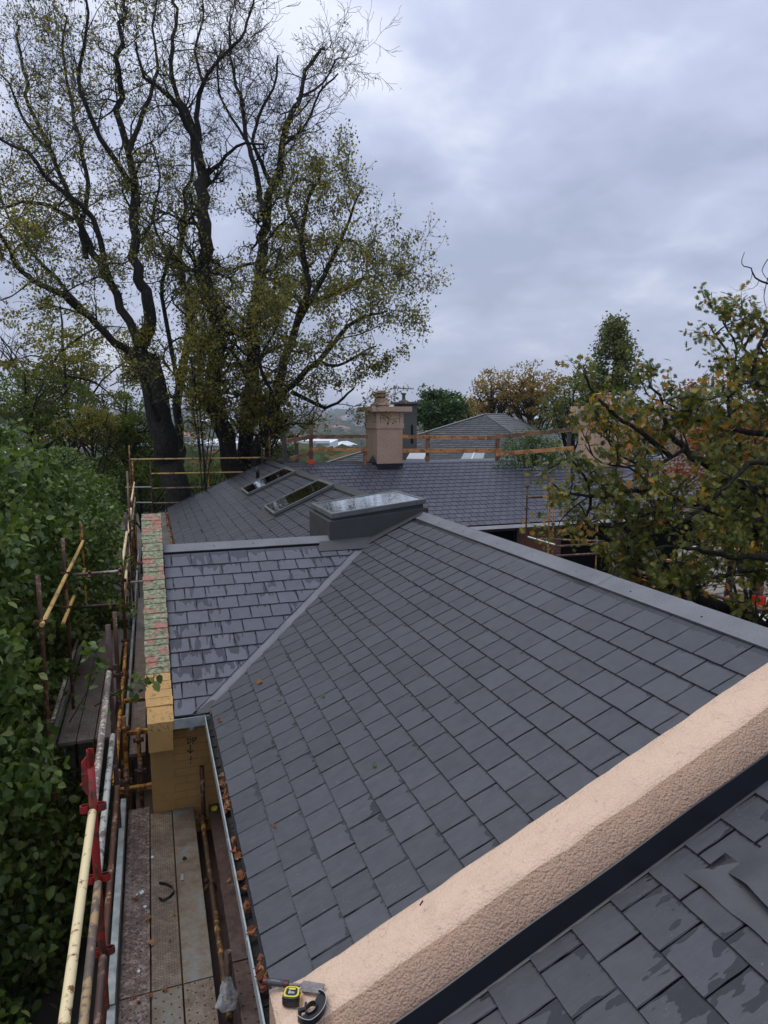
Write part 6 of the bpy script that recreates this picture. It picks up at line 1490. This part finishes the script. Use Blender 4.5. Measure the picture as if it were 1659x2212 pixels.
# grinder guard (black half drum with a pale rim and a clamp ring)
gg = thing('grinder_guard', 'black grinding disc guard with pale rim and round hole beside the tape measure', 'tool guard', tp(1010, 760, TZ))
cg = tp(1010, 775, TZ+.03); rg = (tp(1225, 775, TZ+.03)-tp(810, 775, TZ+.03)).length/2; ir = rg*.36
a0, a1 = R(-168), R(38); n = 24
def pc(r, a, z): return (cg.x+r*math.cos(a+.15), cg.y+r*math.sin(a+.15), surf(cg.x+r*math.cos(a+.15))+z)
mb = MB()
for i in range(n):
    p_, q_ = a0+(a1-a0)*i/n, a0+(a1-a0)*(i+1)/n
    mb.hexa([pc(rg, p_, .0), pc(rg, q_, .0), pc(rg*.97, q_, .0), pc(rg*.97, p_, .0)], [pc(rg, p_, .032), pc(rg, q_, .032), pc(rg*.97, q_, .032), pc(rg*.97, p_, .032)])
    mb.hexa([pc(ir, p_, .012), pc(rg*.97, p_, .012), pc(rg*.97, q_, .012), pc(ir, q_, .012)], [pc(ir, p_, .015), pc(rg*.97, p_, .015), pc(rg*.97, q_, .015), pc(ir, q_, .015)])
mb.build('drum', M['black_plastic'], gg)
mb = MB()
for i in range(n):
    p_, q_ = a0+(a1-a0)*i/n, a0+(a1-a0)*(i+1)/n
    mb.hexa([pc(rg*1.005, p_, .0322), pc(rg*1.005, q_, .0322), pc(rg*.965, q_, .0322), pc(rg*.965, p_, .0322)], [pc(rg*1.005, p_, .0342), pc(rg*1.005, q_, .0342), pc(rg*.965, q_, .0342), pc(rg*.965, p_, .0342)])
mb.build('rim', M['galv'], gg)
mb = MB(); n = 28
for i in range(n):
    p_, q_ = 2*math.pi*i/n, 2*math.pi*(i+1)/n
    mb.hexa([pc(ir*1.08, p_, .0), pc(ir*1.08, q_, .0), pc(ir*.94, q_, .0), pc(ir*.94, p_, .0)], [pc(ir*1.08, p_, .026), pc(ir*1.08, q_, .026), pc(ir*.94, q_, .026), pc(ir*.94, p_, .026)])
mb.build('clamp_ring', M['black_plastic'], gg)
mb = MB(); mb.bar(pc(ir, R(150), .018), pc(ir*2.1, R(160), .018), .014, .014); mb.bar(pc(ir*1.7, R(100), .018), pc(ir*1.1, R(130), .018), .010, .012); mb.tube([pc(ir*2.0, R(168), .004), pc(ir*2.0, R(168), .03)], .009, 8); mb.build('clamp_lever', M['black_plastic'], gg)
mb = MB(); p = onSl(853, 1997, 1, .03); mb.add([(p[0], p[1], p[2]), (p[0]+.05, p[1]+.025, p[2]+.03), (p[0]+.035, p[1]-.012, p[2]+.018)], [(0,1,2)]); mb.add([(p[0], p[1], p[2]-.003), (p[0]+.05, p[1]+.025, p[2]+.027), (p[0]+.035, p[1]-.012, p[2]+.015)], [(0,2,1)]); tag(mb.build('metal_shard', M['galv'], None), 'small grey triangular metal shard on the slates by the pink parapet', 'offcut')
p = on(1105, 1965, 'z', 1.0) if False else onSl(907, 1958, 1, .35); mb = MB(); mb.tube([p+np.array([0, 0, .006]), p+np.array([.02, .012, .016])], .004, 6); tag(mb.build('dark_chip', M['black'], None), 'small dark chip on top of the pink parapet', 'chip')
# ================================================================== HAZE
hb = MB().box(-4900, 4900, -4900, 4900, -75, 95).build('haze', None, None); hb.data.materials.clear()
hm_ = bpy.data.materials.new('haze'); hm_.use_nodes = True; ht = hm_.node_tree; ht.nodes.clear(); vo = ht.nodes.new('ShaderNodeVolumePrincipled'); vo.inputs['Color'].default_value = (.78, .84, .96, 1); vo.inputs['Density'].default_value = .00022; vo.inputs['Anisotropy'].default_value = .2
oo = ht.nodes.new('ShaderNodeOutputMaterial'); ht.links.new(vo.outputs[0], oo.inputs['Volume']); hb.data.materials.append(hm_); tag(hb, kind='stuff')
sc.cycles.volume_bounces = 0
